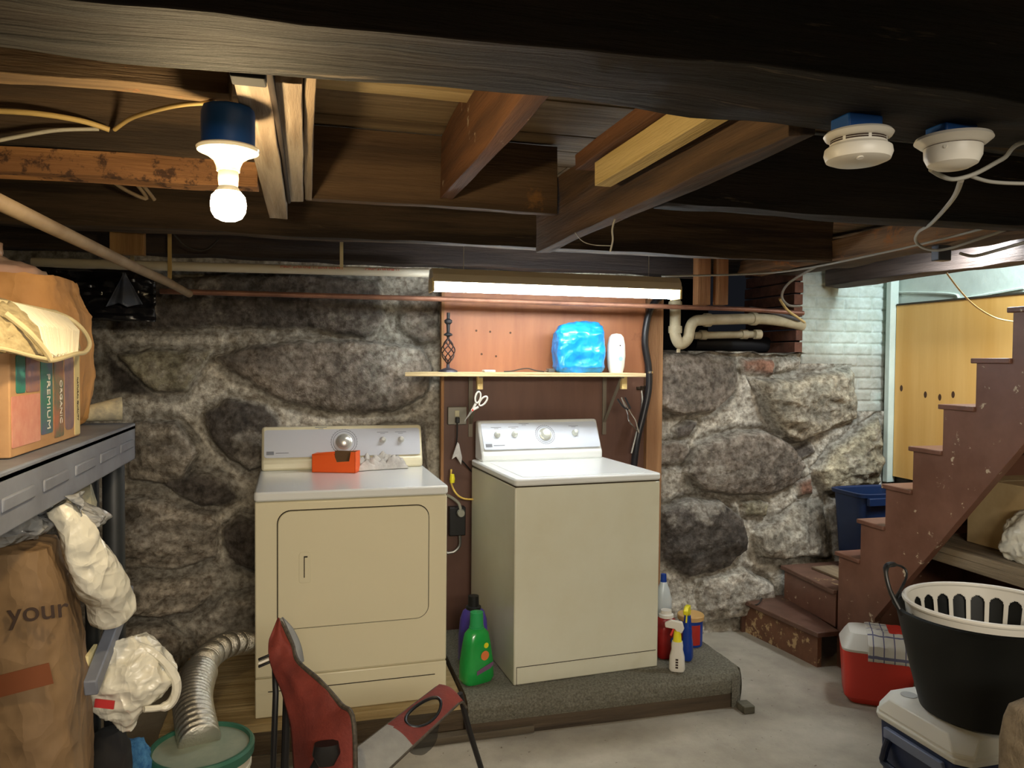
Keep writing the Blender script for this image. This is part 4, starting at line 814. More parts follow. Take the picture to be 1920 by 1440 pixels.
# printed box
CB = thing('cardboard_box', 'cardboard box with printed packaging on the top shelf', 'box', (-.72, 1.9, 1.406))
bx0, bx1, by0, by1, bz0, bz1 = -.86, -.545, 1.655, 2.12, 1.407, 1.625
g = M(); g.box(bx0, bx1, by0, by1, bz0, bz1); ct = g.build('carton', card, CB, bevel=.003)
def patch(n, y0, y1, z0, z1, m, rr=.01):
    g = M(); g.prism(rrect(y0, y1, z0, z1, rr, 4), (bx1+.0002, 0, 0), (0, 1, 0), (0, 0, 1), (.0012, 0, 0)); return g.build(n, m, ct)
pm = lambda n, c, c2: mat(n, c, c2, rough=.5, ns=14)
patch('printed_panel', 1.66, 1.822, 1.425, 1.525, pm('pr_pink', (206, 128, 108), (222, 160, 138)), .004)
patch('printed_panel', 1.685, 1.735, 1.53, 1.605, pm('pr_teal', (30, 116, 92), (60, 140, 130)), .006)
patch('printed_panel', 1.74, 1.82, 1.53, 1.605, pm('pr_castle', (170, 120, 90), (110, 92, 120)), .006)
patch('printed_panel', 1.828, 1.905, 1.435, 1.605, pm('pr_green', (44, 124, 96), (92, 96, 124)), .006)
patch('printed_panel', 1.915, 1.985, 1.42, 1.605, pm('pr_green2', (84, 110, 86), (178, 108, 76)), .006)
patch('printed_panel', 1.995, 2.065, 1.43, 1.61, pm('pr_mauve', (122, 98, 112), (160, 128, 112)), .02)
patch('printed_panel', 2.072, 2.116, 1.412, 1.62, pm('pr_cream', (226, 208, 150), (216, 196, 138)), .002)
text('printed_word', 'PREMIUM', (bx1+.002, 1.872, 1.505), (0, 0, -1), (0, 1, 0), .03, whitep, ct)
text('printed_word', 'ORGANIC', (bx1+.002, 1.96, 1.50), (0, 0, -1), (0, 1, 0), .022, whitep, ct)
text('printed_word', 'NATURAL QUALITY', (bx1+.002, 2.094, 1.50), (0, 0, -1), (0, 1, 0), .012, inkd, ct)
g = M(); g.box(-.90, -.56, 1.44, 1.64, 1.407, 1.61); g.box(-.5595, -.5588, 1.45, 1.63, 1.48, 1.50); tag(g.build('plain_carton', mat('carton_tan', (176, 150, 108), (154, 128, 88), rough=.8, ns=9), bevel=.003), 'plain tan carton at the very left edge of the top shelf', 'box')
# fringed mat folded over the box
FM = thing('fringed_mat', 'fringed cream mat slumped over the printed box', 'mat', (-.72, 1.85, bz1+.002))
_a, _b, _c, _d = onx(20, 568, -.57), onx(118, 592, -.57), onx(138, 662, -.50), onx(80, 668, -.50)   # fringe: top left, top right, bottom right, bottom left
_e, _f = onx(-30, 660, -.51), onx(-30, 572, -.57)
def fm(u, v):
    p = (_f.lerp(_a, min(1, u*2)) if u < .5 else _a.lerp(_b, (u-.5)*2)); q = Vector((-.86, p.y+.05, bz1+.03))
    return p.lerp(q, v)+Vector((0, 0, .035*math.sin(PI*v)+.012*noise.noise(Vector((u*6, v*6, 1)))))
g = M(); g.grid(fm, 40, 20)
g.grid(lambda u, v: _f.lerp(_a, u).lerp(_e.lerp(_d, u), v)+Vector((.02*math.sin(PI*v), 0, .008*noise.noise(Vector((u*7, v*7, 5))))), 24, 20)
g.grid(lambda u, v: _b.lerp(onx(150, 612, -.54), u).lerp(_c.lerp(onx(160, 655, -.51), u), v)+Vector((-.012, 0, 0)), 12, 12)
g.build('woven_cloth', mat('linen', (196, 180, 140), (164, 148, 112), rough=.9, ns=34, st=(1, 1, 3), bump=.3), FM, solid=.005)
g = M()
for k in range(40):
    t_ = k/39+random.uniform(-.006, .006); top = _a.lerp(_b, t_); bot = _d.lerp(_c, t_)+Vector((0, 0, random.uniform(-.004, .004)))
    g.tube([top+Vector((.004, 0, 0)), top.lerp(bot, .5)+Vector((.022, random.uniform(-.002, .002), .006)), bot+Vector((.006, random.uniform(-.002, .002), 0))], [.0024, .0032, .0028], 6)
g.build('fringe', mat('fringe_white', (244, 236, 212), rough=.8), FM)['label'] = 'white fringe strands'
g = M(); g.tube([onx(60, 668, -.495), onx(95, 676, -.49), onx(140, 664, -.49), onx(160, 660, -.495), onx(168, 642, -.50), onx(152, 614, -.53), onx(118, 591, -.565), onx(60, 577, -.57), onx(-20, 562, -.575)], .005, 8, smooth=8)
g.tube([onx(10, 588, -.53), onx(50, 620, -.50), onx(82, 655, -.485), onx(94, 674, -.48)], .006, 8, smooth=8); g.tube([onx(-30, 650, -.50), onx(10, 655, -.495), onx(60, 668, -.49), onx(92, 674, -.485)], .004, 8, smooth=6); g.build('corded_edge', mat('edge_cord', (204, 190, 150), rough=.8), FM)
# kraft bag on shelf
bagblob('paper_bag', [(-.79, 2.35, 1.407, .165, .16, 5, 0), (-.79, 2.35, 1.43, .18, .18, 6, 0), (-.79, 2.35, 1.56, .195, .19, 6, 0), (-.79, 2.34, 1.72, .19, .18, 6, 0), (-.80, 2.32, 1.785, .18, .165, 6, 0), (-.80, 2.31, 1.81, .175, .16, 6, 0), (-.80, 2.31, 1.80, .165, .15, 6, 0), (-.80, 2.31, 1.74, .16, .145, 6, 0), (-.80, 2.30, 1.72, .02, .02, 2, 0)], kraft, 'tall brown paper bag behind the printed box on the shelf', 'bag', .008, 9, 5, 96, fine=5)
bagblob('plastic_sack', [(-.80, 2.30, 1.745, .12, .10, 2.5, 0), (-.80, 2.30, 1.79, .15, .12, 2.4, 0), (-.80, 2.29, 1.83, .13, .10, 2.4, 0), (-.80, 2.28, 1.852, .07, .05, 2.2, 0), (-.78, 2.27, 1.862, .018, .018, 2, 0), (-.77, 2.26, 1.895, .014, .012, 2, 0), (-.77, 2.26, 1.90, .004, .004, 2, 0)], mat('smoky_plastic', (176, 164, 148), (196, 150, 130), rough=.3, ns=4), 'knotted grey plastic sack filling the top of the brown paper bag', 'bag', .008, 12, 8, 64, fine=4)
# folded newspaper roll
a = Vector((-.60, 2.46, 1.43)); g = M()
g.rings([[Vector((-.66+.13*t_, 2.47+.03*t_, 1.432+.018*t_))+Vector((-.1*math.cos(an)*.1, (.024+.012*t_)*math.cos(an), (.016+.018*t_)*math.sin(an))) for an in [2*PI*k/20 for k in range(20)]] for t_ in [i/8 for i in range(9)]], False, False)
tag(g.build('rolled_paper', mat('newsprint', (190, 180, 150), (140, 136, 122), rough=.9, ns=30), solid=.004, smooth=60), 'rolled newspaper poking out over the shelf corner', 'paper')
# lower kraft bag
secs = [(-.625, 1.90, .432, .12, .11, 5, 0), (-.62, 1.90, .50, .135, .125, 5, 0), (-.62, 1.90, .75, .135, .125, 5, .03), (-.625, 1.90, .95, .13, .12, 5, .06), (-.635, 1.89, 1.10, .12, .115, 5, .08), (-.65, 1.88, 1.19, .11, .10, 4, .1), (-.655, 1.88, 1.205, .06, .06, 3, 0), (-.655, 1.88, 1.20, .01, .02, 2, 0)]
PB = thing('paper_sack', 'large crumpled brown paper sack on the lower shelf, left', 'bag', (-.62, 1.8, .432))
sk_ = bagblob('sack', secs, kraftd, None, None, .009, 6, 11, 110, PB, fine=5)
q = ony(72, 1146, 1.768); text('printed_word', 'your', q, (1, 0, .06), (-.06, 0, 1), .06, inkd, sk_, ext=.002)
g = M(); a, b = ony(-20, 1292, 1.768), ony(96, 1262, 1.768); g.bar(a, b, .002, .045); g.build('printed_band', mat('print_brown', (120, 66, 34), rough=.8), sk_)
# white bag slumping over
WB = thing('white_trash_bag', 'stuffed white plastic bag sagging between shelf and post', 'bag', (-.45, 2.1, 1.0))
p0, p1, p2, p3 = onx(108, 950, -.52), onx(140, 1000, -.49), onx(183, 1080, -.46), onx(214, 1150, -.45)
path = catmull([p0, p1, p2, p3], 14); n_ = len(path)
rad = [.022+.030*min(1, i/(n_-1)*1.6) for i in range(n_)]; rad[-1] = .015; rad[-2] = .033; rad[-3] = .042
g = M(); g.tube(path, rad, 40, smooth=0); g.build('bag_body', plasbag, WB, crump=(.008, 13, 4), smooth=60)
a_, b_, c_ = onx(120, 930, -.50), onx(192, 965, -.47), onx(170, 1030, -.46)
g = M(); g.grid(lambda u, v: tuple((a_.lerp(b_, u)).lerp(c_, v*.8)+Vector((.018*math.sin(u*7+v*5)+.012*noise.noise(Vector((u*6, v*6, 0))), 0, .03*math.sin(u*PI)))), 24, 24); g.build('open_flap', clearbag, WB, solid=.002)
# printed fabric behind and clear film over the sack
g = M(); q = onx(125, 950, -.60); g.lathe([(0, 0), (.05, .0), (.055, .01), (.055, .06), (0, .07)], q, 26, axis=(1, .2, .1)); tag(g.build('towel_roll', mat('towel_roll', (196, 186, 158), (120, 128, 116), rough=.8, ns=14), smooth=40), 'rolled printed towel under the top shelf', 'towel')
bagblob('clear_film', [(-.65, 1.88, 1.215, .09, .10, 3, 0), (-.65, 1.88, 1.235, .115, .12, 3, 0), (-.65, 1.88, 1.262, .10, .10, 3, 0), (-.65, 1.88, 1.28, .03, .04, 2, 0)], clearbag, 'crumpled grey plastic film on top of the brown sack', 'plastic film', .014, 14, 6, 64, fine=4)
# shopping bag hanging
SB = thing('shopping_bag', 'white shopping bag hanging open below the shelf', 'bag', (-.42, 2.12, .8))
cx, cy = ony(245, 1290, 2.12).x, 2.12
bagblob('bag_body', [(cx-.01, cy, .652, .015, .015, 2, 0), (cx-.01, cy, .69, .045, .04, 2.2, 0), (cx-.01, cy, .735, .085, .07, 2.4, 0), (cx, cy, .775, .105, .085, 2.4, 0), (cx, cy, .80, .10, .08, 2.4, 0), (cx-.005, cy, .84, .085, .07, 2.3, 0), (cx-.01, cy, .875, .06, .05, 2.2, 0), (cx-.01, cy, .89, .02, .02, 2, 0)], plasbag, None, None, .014, 14, 7, 80, SB, fine=4)
g = M(); g.tube([ony(200, 1215, 2.12), ony(235, 1204, 2.1), ony(290, 1225, 2.08), ony(330, 1275, 2.08), ony(318, 1320, 2.08), ony(270, 1330, 2.05)], [.006, .008, .010, .012, .012, .008], 8, smooth=8); g.build('handle_strap', plasbag, SB)
g = M(); g.bar(ony(178, 1318, 2.04), ony(214, 1322, 2.03), .02, .004, up=(0, 1, 0)); g.build('red_print', bandred, SB)
# yellow paper piece
g = M(); a = onx(172, 1240, -.49); g.box(-.50, -.492, a.y-.02, a.y+.06, a.z-.05, a.z+.02); tag(g.build('yellow_card', mat('pale_yellow', (226, 212, 160), rough=.8)), 'pale yellow card beside the brown sack', 'card')
# dark soft toy body without any character detail
bagblob('toy_body_plain', [(-.50, 2.16, .432, .05, .07, 3, 0), (-.50, 2.16, .50, .055, .075, 3, 0), (-.50, 2.16, .58, .05, .07, 2.6, 0), (-.50, 2.16, .63, .03, .04, 2, 0)], [mat('black_cloth', (24, 22, 22), rough=.9)], 'plain black stand-in for a soft toy under the shopping bag', 'cloth', .008, 12, 9, 48)
bagblob('toy_red_plain', [(-.455, 2.10, .432, .035, .045, 2.4, 0), (-.455, 2.10, .48, .04, .05, 2.4, 0), (-.455, 2.10, .53, .035, .04, 2.2, 0), (-.455, 2.10, .545, .01, .01, 2, 0)], [red], 'plain red part of the soft toy stand-in, in front of the black part', 'cloth', .006, 12, 10, 40)  # plain red shape in place of the toy's red part

# black plastic sheet at back left
a = ony(150, 515, 3.6); 
g = M(); g.grid(lambda u, v: (-1.75+1.12*u, 3.62+.05*noise.noise(Vector((u*6, v*6, 2)))+.02*noise.noise(Vector((u*22, v*12, 5))), 1.98-.22*v+.02*noise.noise(Vector((u*9, 0, 0)))), 70, 20)
tag(g.build('black_plastic_sheet', mat('black_film', (26, 26, 30), rough=.22), solid=.002), 'black plastic sheeting draped along the top of the left wall', 'plastic sheet')
g = M(); q = ony(232, 518, 3.56); e = ony(232, 576, 3.56)
g.grid(lambda u, v: (q.x+(u-.5)*(.01+.13*v), 3.56+.03*math.sin(u*9)*v, q.z+(e.z-q.z)*(v-.12*abs(math.sin(u*5)))), 24, 12); tag(g.build('black_plastic_scrap', mat('grey_film', (84, 90, 104), rough=.25), solid=.002), 'shiny grey plastic scrap hanging left of the wood stick', 'plastic scrap')

# ------------------------------------------------------------------ stairs
SX0 = 2.72
ST = thing('staircase', 'brown painted wooden staircase climbing towards the upper right', 'stairs', (3.1, 3.0, 0))
noses = [3.41, 3.25, 3.084, 2.917, 2.75, 2.584, 2.418, 2.252, 2.086, 1.92]
zs = [.61, .815, 1.02, 1.222, 1.427, 1.63, 1.833, 2.035, 2.235, 2.43]
poly = [(3.41, .0)]
for i, (y, z) in enumerate(zip(noses, zs)):
    poly.append((y, z-.02))
    nx_ = noses[i+1] if i+1 < len(noses) else 1.75
    poly.append((nx_, z-.02))
low = [onx(1920, 832, SX0), onx(1640, 1160, SX0)]
sl = (low[0].z-low[1].z)/(low[0].y-low[1].y)
poly += [(1.75, low[1].z+sl*(1.75-low[1].y)), (low[1].y, low[1].z), (low[1].y+.0, .0)]
g = M(); g.prism([(a, b) for a, b in poly], (SX0, 0, 0), (0, 1, 0), (0, 0, 1), (.04, 0, 0)); g.build('stringer', stairpaint, ST, smooth=0, bevel=.002)
g = M(); g.prism([(a, b) for a, b in poly], (3.52, 0, 0), (0, 1, 0), (0, 0, 1), (.03, 0, 0)); g.build('stringer', stairpaint, ST, smooth=0)
for i, (y, z) in enumerate(zip(noses, zs)):
    ny = (noses[i+1] if i+1 < len(noses) else 1.75)
    g = M(); g.box(SX0-.012, 3.55, ny-.0, y+.02, z-.022, z); g.build('tread', stairpaint, ST, bevel=.004)
    g = M(); g.box(SX0+.041, 3.519, y-.02, y-.001, z-.205, z-.023); g.build('riser', stairpaint, ST)
# winder steps at the foot
S1 = thing('bottom_step', 'worn brown box step on the floor at the foot of the stairs', 'step', (2.66, 3.7, 0), 0)
A, B, C_, D_ = Vector((2.60, 3.41, 0)), Vector((2.86, 3.41, 0)), Vector((2.79, 4.0, 0)), Vector((2.53, 4.0, 0))
def quadbox(g, pts, z0, z1): g.hexa([(p.x, p.y, z0) for p in pts]+[(p.x, p.y, z1) for p in pts])
g = M(); quadbox(g, [A-Vector((.025, .03, 0)), B+Vector((-.15, -.03, 0)), C_, D_-Vector((.03, 0, 0))], .172, .2); g.build('tread', stepwood, S1, bevel=.005)
g = M(); quadbox(g, [A, A+Vector((.025, 0, 0)), D_+Vector((.025, 0, 0)), D_], 0, .172); g.build('riser', mat('peeling_riser', (124, 84, 60), (98, 64, 46), rough=.6, ns=6, bump=.2, c3=(190, 160, 118), s3=13, lo3=.53, hi3=.56), S1)
g = M(); quadbox(g, [C_-Vector((.28, .02, 0)), C_-Vector((0, .02, 0)), C_, C_-Vector((.28, 0, 0))], 0, .172); g.build('end_panel', stepwood, S1)
S2 = thing('winder_step', 'second brown step, a wide corner landing under the blue bin', 'step', (3.1, 3.7, 0))
P2 = [Vector((2.725, 3.432, 0)), Vector((3.52, 3.432, 0)), Vector((3.52, 3.94, 0)), Vector((2.765, 3.94, 0))]
g = M(); quadbox(g, [P2[0]-Vector((.02, 0, 0)), P2[1], P2[2], P2[3]-Vector((.03, 0, 0))], .375, .40); g.build('tread', stepwood, S2, bevel=.005)
g = M(); quadbox(g, [P2[0], P2[0]+Vector((.025, 0, 0)), P2[3]+Vector((.025, 0, 0)), P2[3]], .201, .375); g.build('riser', stairpaint, S2)
g = M(); g.box(3.0, 3.5, 3.5, 3.9, 0, .375); g.build('support', stairpaint, S2)
g = M(); g.box(2.86, 3.02, 3.47, 3.82, .4005, .415); tag(g.build('loose_board', wood('loose_board', (150, 128, 100), (110, 90, 70), SY), bevel=.003), 'worn board lying on the corner landing', 'board')
# plywood closing the opening
a = onx(1675, 575, 3.55); b = onx(1665, 890, 3.55)
PN = thing('plywood_board', 'yellow plywood sheet on the wall behind the stairs', 'board', (3.57, 3.2, .9))
g = M(); g.box(3.565, 3.585, 2.2, 3.985, .90, 1.968)
for (x, y) in ((1690, 728), (1735, 740), (1762, 745), (1787, 740)):
    q = onx(x, y, 3.5648); g.add([q+Vector((0, .012*math.cos(2*PI*k/12), .02*math.sin(2*PI*k/12))) for k in range(12)], [tuple(range(12))], 1)
g.build('plywood_sheet', [plyyel, knot], PN)
g = M(); g.box(3.56, 3.59, 2.2, 3.98, 1.969, 1.979); g.build('top_edge', gap, PN)
g = M(); q = onx(1740, 560, 3.59); pts = [onx(x, y, 3.595) for x, y in ((1672, 548), (1740, 549), (1790, 552), (1800, 560), (1830, 556), (1920, 540))]; g.tube(pts, .008, 6, smooth=5); g.build('plaster_lip', whitepaint, wr)
# blue bin
q = ony(1605, 912, 3.8); BB = thing('blue_bin', 'dark blue plastic storage bin on the corner landing', 'bin', (3.26, 3.76, .402))
g = M(); cx, cy = 3.22, 3.75
g.loft([(cx, cy, .402, .15, .11, 6, 0), (cx, cy, .41, .155, .115, 6, 0), (cx, cy, .84, .185, .14, 6, 0), (cx, cy, .845, .20, .152, 6, 0), (cx, cy, .865, .202, .154, 6, 0), (cx, cy, .868, .19, .145, 6, 0), (cx, cy, .86, .178, .135, 6, 0), (cx, cy, .42, .148, .108, 6, 0)], 64, True, True); g.build('tub', binblue, BB, smooth=40)
g = M(); g.box(cx-.16, cx-.03, cy-.162, cy-.135, .80, .845); g.build('grip', binblue, BB, bevel=.004)
# under the stairs
US = thing('understair_shelf', 'rough wooden shelf board under the stairs at right', 'shelf', (3.1, 2.6, .76))
g = M(); g.box(2.80, 3.5, 1.9, 3.02, .745, .775); g.box(2.80, 2.84, 1.9, 3.02, .70, .745); g.build('shelf_board', wood('us_board', (150, 134, 110), (112, 98, 78), SY), US, bevel=.003)
g = M(); g.box(3.42, 3.48, 1.92, 1.98, 0, .745); g.box(3.42, 3.48, 2.9, 2.96, 0, .745); g.build('leg', stud, US)
g = M(); g.box(2.98, 3.35, 2.52, 2.86, .778, 1.08); tag(g.build('understair_carton', mat('carton_pale', (204, 178, 132), (186, 158, 112), rough=.85, ns=6), bevel=.003), 'plain cardboard carton on the shelf under the stairs', 'box')
q = onx(1905, 1000, 2.88); bagblob('white_bag', [(2.93, q.y-.04, .778, .06, .10, 3, 0), (2.93, q.y-.04, .82, .085, .13, 2.6, 0), (2.93, q.y-.04, .90, .085, .13, 2.4, 0), (2.93, q.y-.04, .97, .05, .08, 2.2, 0), (2.93, q.y-.04, 1.0, .01, .02, 2, 0)], plasbag, 'bunched white plastic bag on the understair shelf', 'bag', .016, 12, 13, 64, fine=4)
g = M(); g.lathe([(0, 0), (.10, 0), (.12, .04), (.12, .24), (.10, .29), (0, .30)], (3.06, 2.43, .377), 32); tag(g.build('white_pail', whitep, smooth=40), 'white rounded tub on the black crate below the understair shelf', 'tub')
bagblob('striped_cloth', [(2.92, 2.64, .38, .08, .08, 2.4, 0), (2.92, 2.64, .45, .10, .08, 2.4, 0), (2.92, 2.64, .56, .08, .07, 2.2, 0), (2.92, 2.64, .62, .02, .02, 2, 0)], mat('stripe_cloth', (30, 34, 32), (130, 140, 132), rough=.9, ns=9, st=(1, 8, 1), lo=.5, hi=.56), 'dark green striped cloth heap under the stairs', 'cloth', .01, 10, 15, 48)
g = M(); g.box(2.80, 3.2, 2.3, 2.75, .0, .375); tag(g.build('dark_crate', mat('crate_black', (30, 30, 32), rough=.7), bevel=.005), 'black crate on the floor under the stairs', 'crate')
q = onx(1905, 1110, 2.9); g = M(); g.loft([(2.82, 2.38, .378, .035, .05, 3, 0), (2.82, 2.38, .50, .035, .05, 3, 0), (2.82, 2.38, .58, .03, .04, 3, 0), (2.82, 2.38, .60, .01, .01, 2, 0)], 24); g.mi = [0 if k < 24*1 else 1 for k in range(len(g.f))]
tag(g.build('detergent_packet', [yellow, mat('teal_print', (40, 120, 130), rough=.5)], smooth=40), 'yellow and teal packet behind the white laundry basket', 'packet')

# ------------------------------------------------------------------ right foreground
RC = thing('red_cooler', 'red picnic cooler with white lid beside the stairs', 'cooler', (2.64, 3.03, 0), -.6)
g = M(); g.loft([(0, 0, z, rx, ry, 7, 0) for z, rx, ry in ((0, .12, .09), (.03, .145, .11), (.22, .158, .122), (.25, .16, .124))], 64); g.build('body', red, RC, local=True, smooth=30)
g = M(); g.loft([(0, 0, z, rx, ry, 7, 0) for z, rx, ry in ((.251, .16, .124), (.262, .162, .126), (.305, .14, .10), (.328, .125, .085), (.333, .11, .075))], 64); g.build('lid', whitep, RC, local=True, smooth=30)
CT = thing('dish_towel', 'white and red checked towel draped over the red cooler', 'towel', (2.64, 3.03, .33))
g = M()
Rz = Matrix.Rotation(-.6, 4, 'Z')
def tw(u, v):
    x = -.05+.20*u; y = .07-.225*v; z = .338
    if y < -.075: z -= (-.075-y)*.85+.004
    if y < -.126: z -= (-.126-y)*1.6; y = -.126-(-.126-y)*.15
    if x > .12: z -= (x-.12)*1.2
    p = Rz@Vector((x, y, 0)); return (2.64+p.x, 3.03+p.y, z+.008*abs(noise.noise(Vector((u*5, v*5, 3)))))
g.grid(tw, 40, 40)
g.mi = [1 if (i % 40) > 18 and (i//40) < 24 else 0 for i in range(len(g.f))]
for i in range(len(g.f)):
    a_, b_ = i % 40, i//40
    if g.mi[i] == 0 and (a_ % 9 == 4 or b_ % 11 == 5): g.mi[i] = 2
g.build('cloth', [whitep, red, mat('check_blue', (110, 110, 140), rough=.8)], CT, solid=.004)
# blue cooler
BC = thing('blue_cooler', 'navy blue cooler with white lid at the bottom right', 'cooler', (2.16, 1.98, 0))
x0, x1, y0_, y1_ = 1.885, 2.46, 1.80, 2.17
def oct_(dx, c): return [(x0-dx, y0_+c-dx), (x0+c-dx, y0_-dx), (x1-c+dx, y0_-dx), (x1+dx, y0_+c-dx), (x1+dx, y1_-c+dx), (x1-c+dx, y1_+dx), (x0+c-dx, y1_+dx), (x0-dx, y1_-c+dx)]
g = M(); g.rings([[Vector((x, y, z)) for x, y in oct_(d, .035)] for z, d in ((0, -.015), (.40, 0))]); g.build('body', navy, BC, bevel=.006)
g = M(); g.rings([[Vector((x, y, z)) for x, y in oct_(d, c)] for z, d, c in ((.401, .006, .035), (.42, .012, .035), (.424, .006, .04), (.435, .01, .04), (.478, -.004, .06), (.492, -.03, .07))]); g.build('lid', mat('cooler_white', (222, 222, 216), rough=.4), BC, bevel=.004)
g = M(); g.loft([(1.955, 2.09, .4925, .026, .026, 2, 0), (1.955, 2.09, .4935, .026, .026, 2, 0)], 28); g.build('cup_recess', mat('recess_grey', (172, 174, 172), rough=.4), BC)
g = M(); g.hexa([(x0-.004, 1.86, .345), (x0+.004, 1.86, .345), (x0+.004, 2.12, .345), (x0-.004, 2.12, .345), (x0-.014, 1.87, .385), (x0+.004, 1.87, .385), (x0+.004, 2.11, .385), (x0-.014, 2.11, .385)]); g.build('side_ledge', mat('ledge_blue', (120, 132, 164), rough=.4), BC, bevel=.003)
g = M(); g.tube([(x0-.004, 1.885, .345), (x0-.02, 1.885, .30), (x0-.022, 1.90, .27), (x0-.022, 2.08, .27), (x0-.02, 2.095, .30), (x0-.004, 2.095, .345)], .012, 10, smooth=4); g.build('side_handle', mat('navy_dark', (20, 28, 52), rough=.35), BC)
# black flexible tub
tx, ty = 2.085, 1.93
TB = thing('black_tub', 'tall black flexible tub standing on the blue cooler', 'tub', (tx, ty, .494))
g = M(); n = 72
def rr(z, r, dx=0): return [Vector((tx+dx+r*1.0*math.cos(2*PI*k/n), ty+r*.95*math.sin(2*PI*k/n), z)) for k in range(n)]
g.rings([rr(.494, .165), rr(.50, .18), rr(.60, .207), rr(.72, .236), rr(.80, .255), rr(.818, .268), rr(.822, .26), rr(.816, .250), rr(.72, .229), rr(.60, .205), rr(.515, .18)]); g.build('tub_wall', mat('tub_black', (11, 13, 12), rough=.5, spec=.3), TB, smooth=40)
g = M(); q = onz(1690, 1190, .85); a_, b_, c_, d_ = Vector((tx-.245, ty+.07, .80)), atd(1662, 1062, 2.5), atd(1700, 1080, 2.55), Vector((tx-.17, ty+.185, .815))
g.tube([a_, atd(1668, 1105, 2.47), b_, atd(1690, 1062, 2.55), c_, d_], [.008, .007, .009, .004, .004, .005], 10, smooth=6); g.build('handle', blackp, TB)
# laundry basket inside
LB = thing('laundry_basket', 'white slotted laundry basket nested in the black tub', 'basket', (tx, ty, .53))
R_ = .236
def lb(u, v):
    a = 2*PI*u; r = R_*(.80+.20*v); ff = 1+.01*math.cos(2*a); z = .54+.30*v
    return (tx+.006+r*ff*math.cos(a), ty+r*.94*math.sin(a), z)
def slot(u, v):
    k = 25; f = (u*k) % 1; x = abs(f-.5)*2*PI*R_/k; zz = .54+.30*v
    hwid = .0215; ztop = .806
    if x > hwid or zz < .56: return False
    return zz < ztop-(hwid-math.sqrt(max(0, hwid*hwid-x*x)))
g = M(); g.grid(lb, 25*24, 90, skip=slot); g.build('slotted_wall', whitep, LB, solid=.003, smooth=50)
g = M(); pts = [Vector(lb(k/60, 1.0)) for k in range(61)]; g.tube(pts, .008, 8); g.build('rim', whitep, LB)
g = M(); g.lathe([(0, .52), (.17, .52), (.185, .545), (.0, .545)], (tx, ty, 0), 48); g.build('basket_bottom', whitep, LB)
# rough block at the very right
g = M(); g.loft([(1.655, 1.18, z, rx, ry, 7, 0) for z, rx, ry in ((0, .20, .17), (.3, .20, .17), (.6, .198, .168), (.80, .19, .16), (.86, .18, .15), (.885, .14, .12))], 64)
tag(g.build('rough_stone_block', mat('tan_stone', (158, 142, 118), (120, 106, 86), rough=.95, ns=22, bump=.8, bs=30), crump=(.008, 9, 3, 1), subs=1, smooth=70), 'rough tan stone block in the bottom right corner', 'stone')

# ------------------------------------------------------------------ camping chair
CH = thing('camping_chair', 'red and grey folding camp chair seen from behind, front centre', 'chair', (.35, 2.2, 0))
def quadgrid(c00, c10, c01, c11, bulge, axis=(0, 1, 0), n=24, wr=.01, seed=0):
    ax = Vector(axis)
    def fn(u, v):
        p = c00.lerp(c10, u).lerp(c01.lerp(c11, u), v)
        return p+ax*(bulge*math.sin(PI*u)*math.sin(PI*v)+wr*noise.noise(Vector((u*4+seed, v*4, 0))))
    return fn
d0 = 2.05
# red outer cloth: a narrow panel whose right border falls in steps
Lp = [(522, 1160, 2.25), (505, 1200, 2.2), (508, 1245, 2.16), (530, 1300, 2.12), (545, 1360, 2.08), (552, 1440, 2.05), (560, 1540, 2.02)]
Rp = [(528, 1160, 2.25), (548, 1205, 2.2), (560, 1240, 2.14), (600, 1275, 2.06), (640, 1320, 2.0), (664, 1355, 1.95), (668, 1540, 1.92)]
Lv = catmull([atd(*p) for p in Lp], 6); Rv = catmull([atd(*p) for p in Rp], 6)
g = M(); nn = len(Lv)-1
def back(u, v):
    t = v*nn; i = min(int(t), nn-1); f = t-i; l = Lv[i].lerp(Lv[i+1], f); r = Rv[i].lerp(Rv[i+1], f)
    w_ = (r-l).length; return l.lerp(r, u)-fwd*(.10*w_*4*u*(1-u))*1.2+Vector((0, .012*noise.noise(Vector((u*3, v*8, 0))), 0))
g.grid(back, 24, 60); bk = g.build('backrest', chairred, CH, solid=.006, smooth=70); bk['label'] = 'faded red canvas back'
g = M(); g.tube([p+fwd*-.004 for p in Rv], .0065, 8); g.build('piping', trimg, bk)
Gp = [(528, 1158, 2.26), (548, 1180, 2.26), (562, 1210, 2.25), (568, 1240, 2.22)]
Gv = catmull([atd(*p) for p in Gp], 8); Ov = catmull([atd(*p) for p in [(526, 1160, 2.24), (546, 1203, 2.2), (556, 1228, 2.16), (562, 1246, 2.13)]], 8); ng = len(Gv)-1
g = M(); g.grid(lambda u, v: Gv[min(int(v*ng), ng)].lerp(Ov[min(int(v*ng), ng)], u), 6, ng); g.build('inner_lining', chairgrey, bk, solid=.008)
# posts
g = M(); g.tube([atd(514, 1210, 2.19), atd(517, 1300, 2.16), atd(512, 1440, 2.13), atd(508, 1760, 2.28)], .0085, 10); g.build('post', blackp, CH)
g = M(); g.tube([atd(538, 1300, 2.16), atd(534, 1440, 2.12), atd(528, 1760, 2.20)], .011, 10); g.build('post', blackp, CH)
# buckle
BK = atd(497, 1240, 2.17); g = M()
for k in (-1, 0, 1): g.bar(BK+Vector((-.018, 0, .010*k-.004)), BK+Vector((.016, 0, .010*k+.008)), .009, .006, mi=0 if k else 1)
g.build('buckle', [blackp, whitep], bk, bevel=.001)
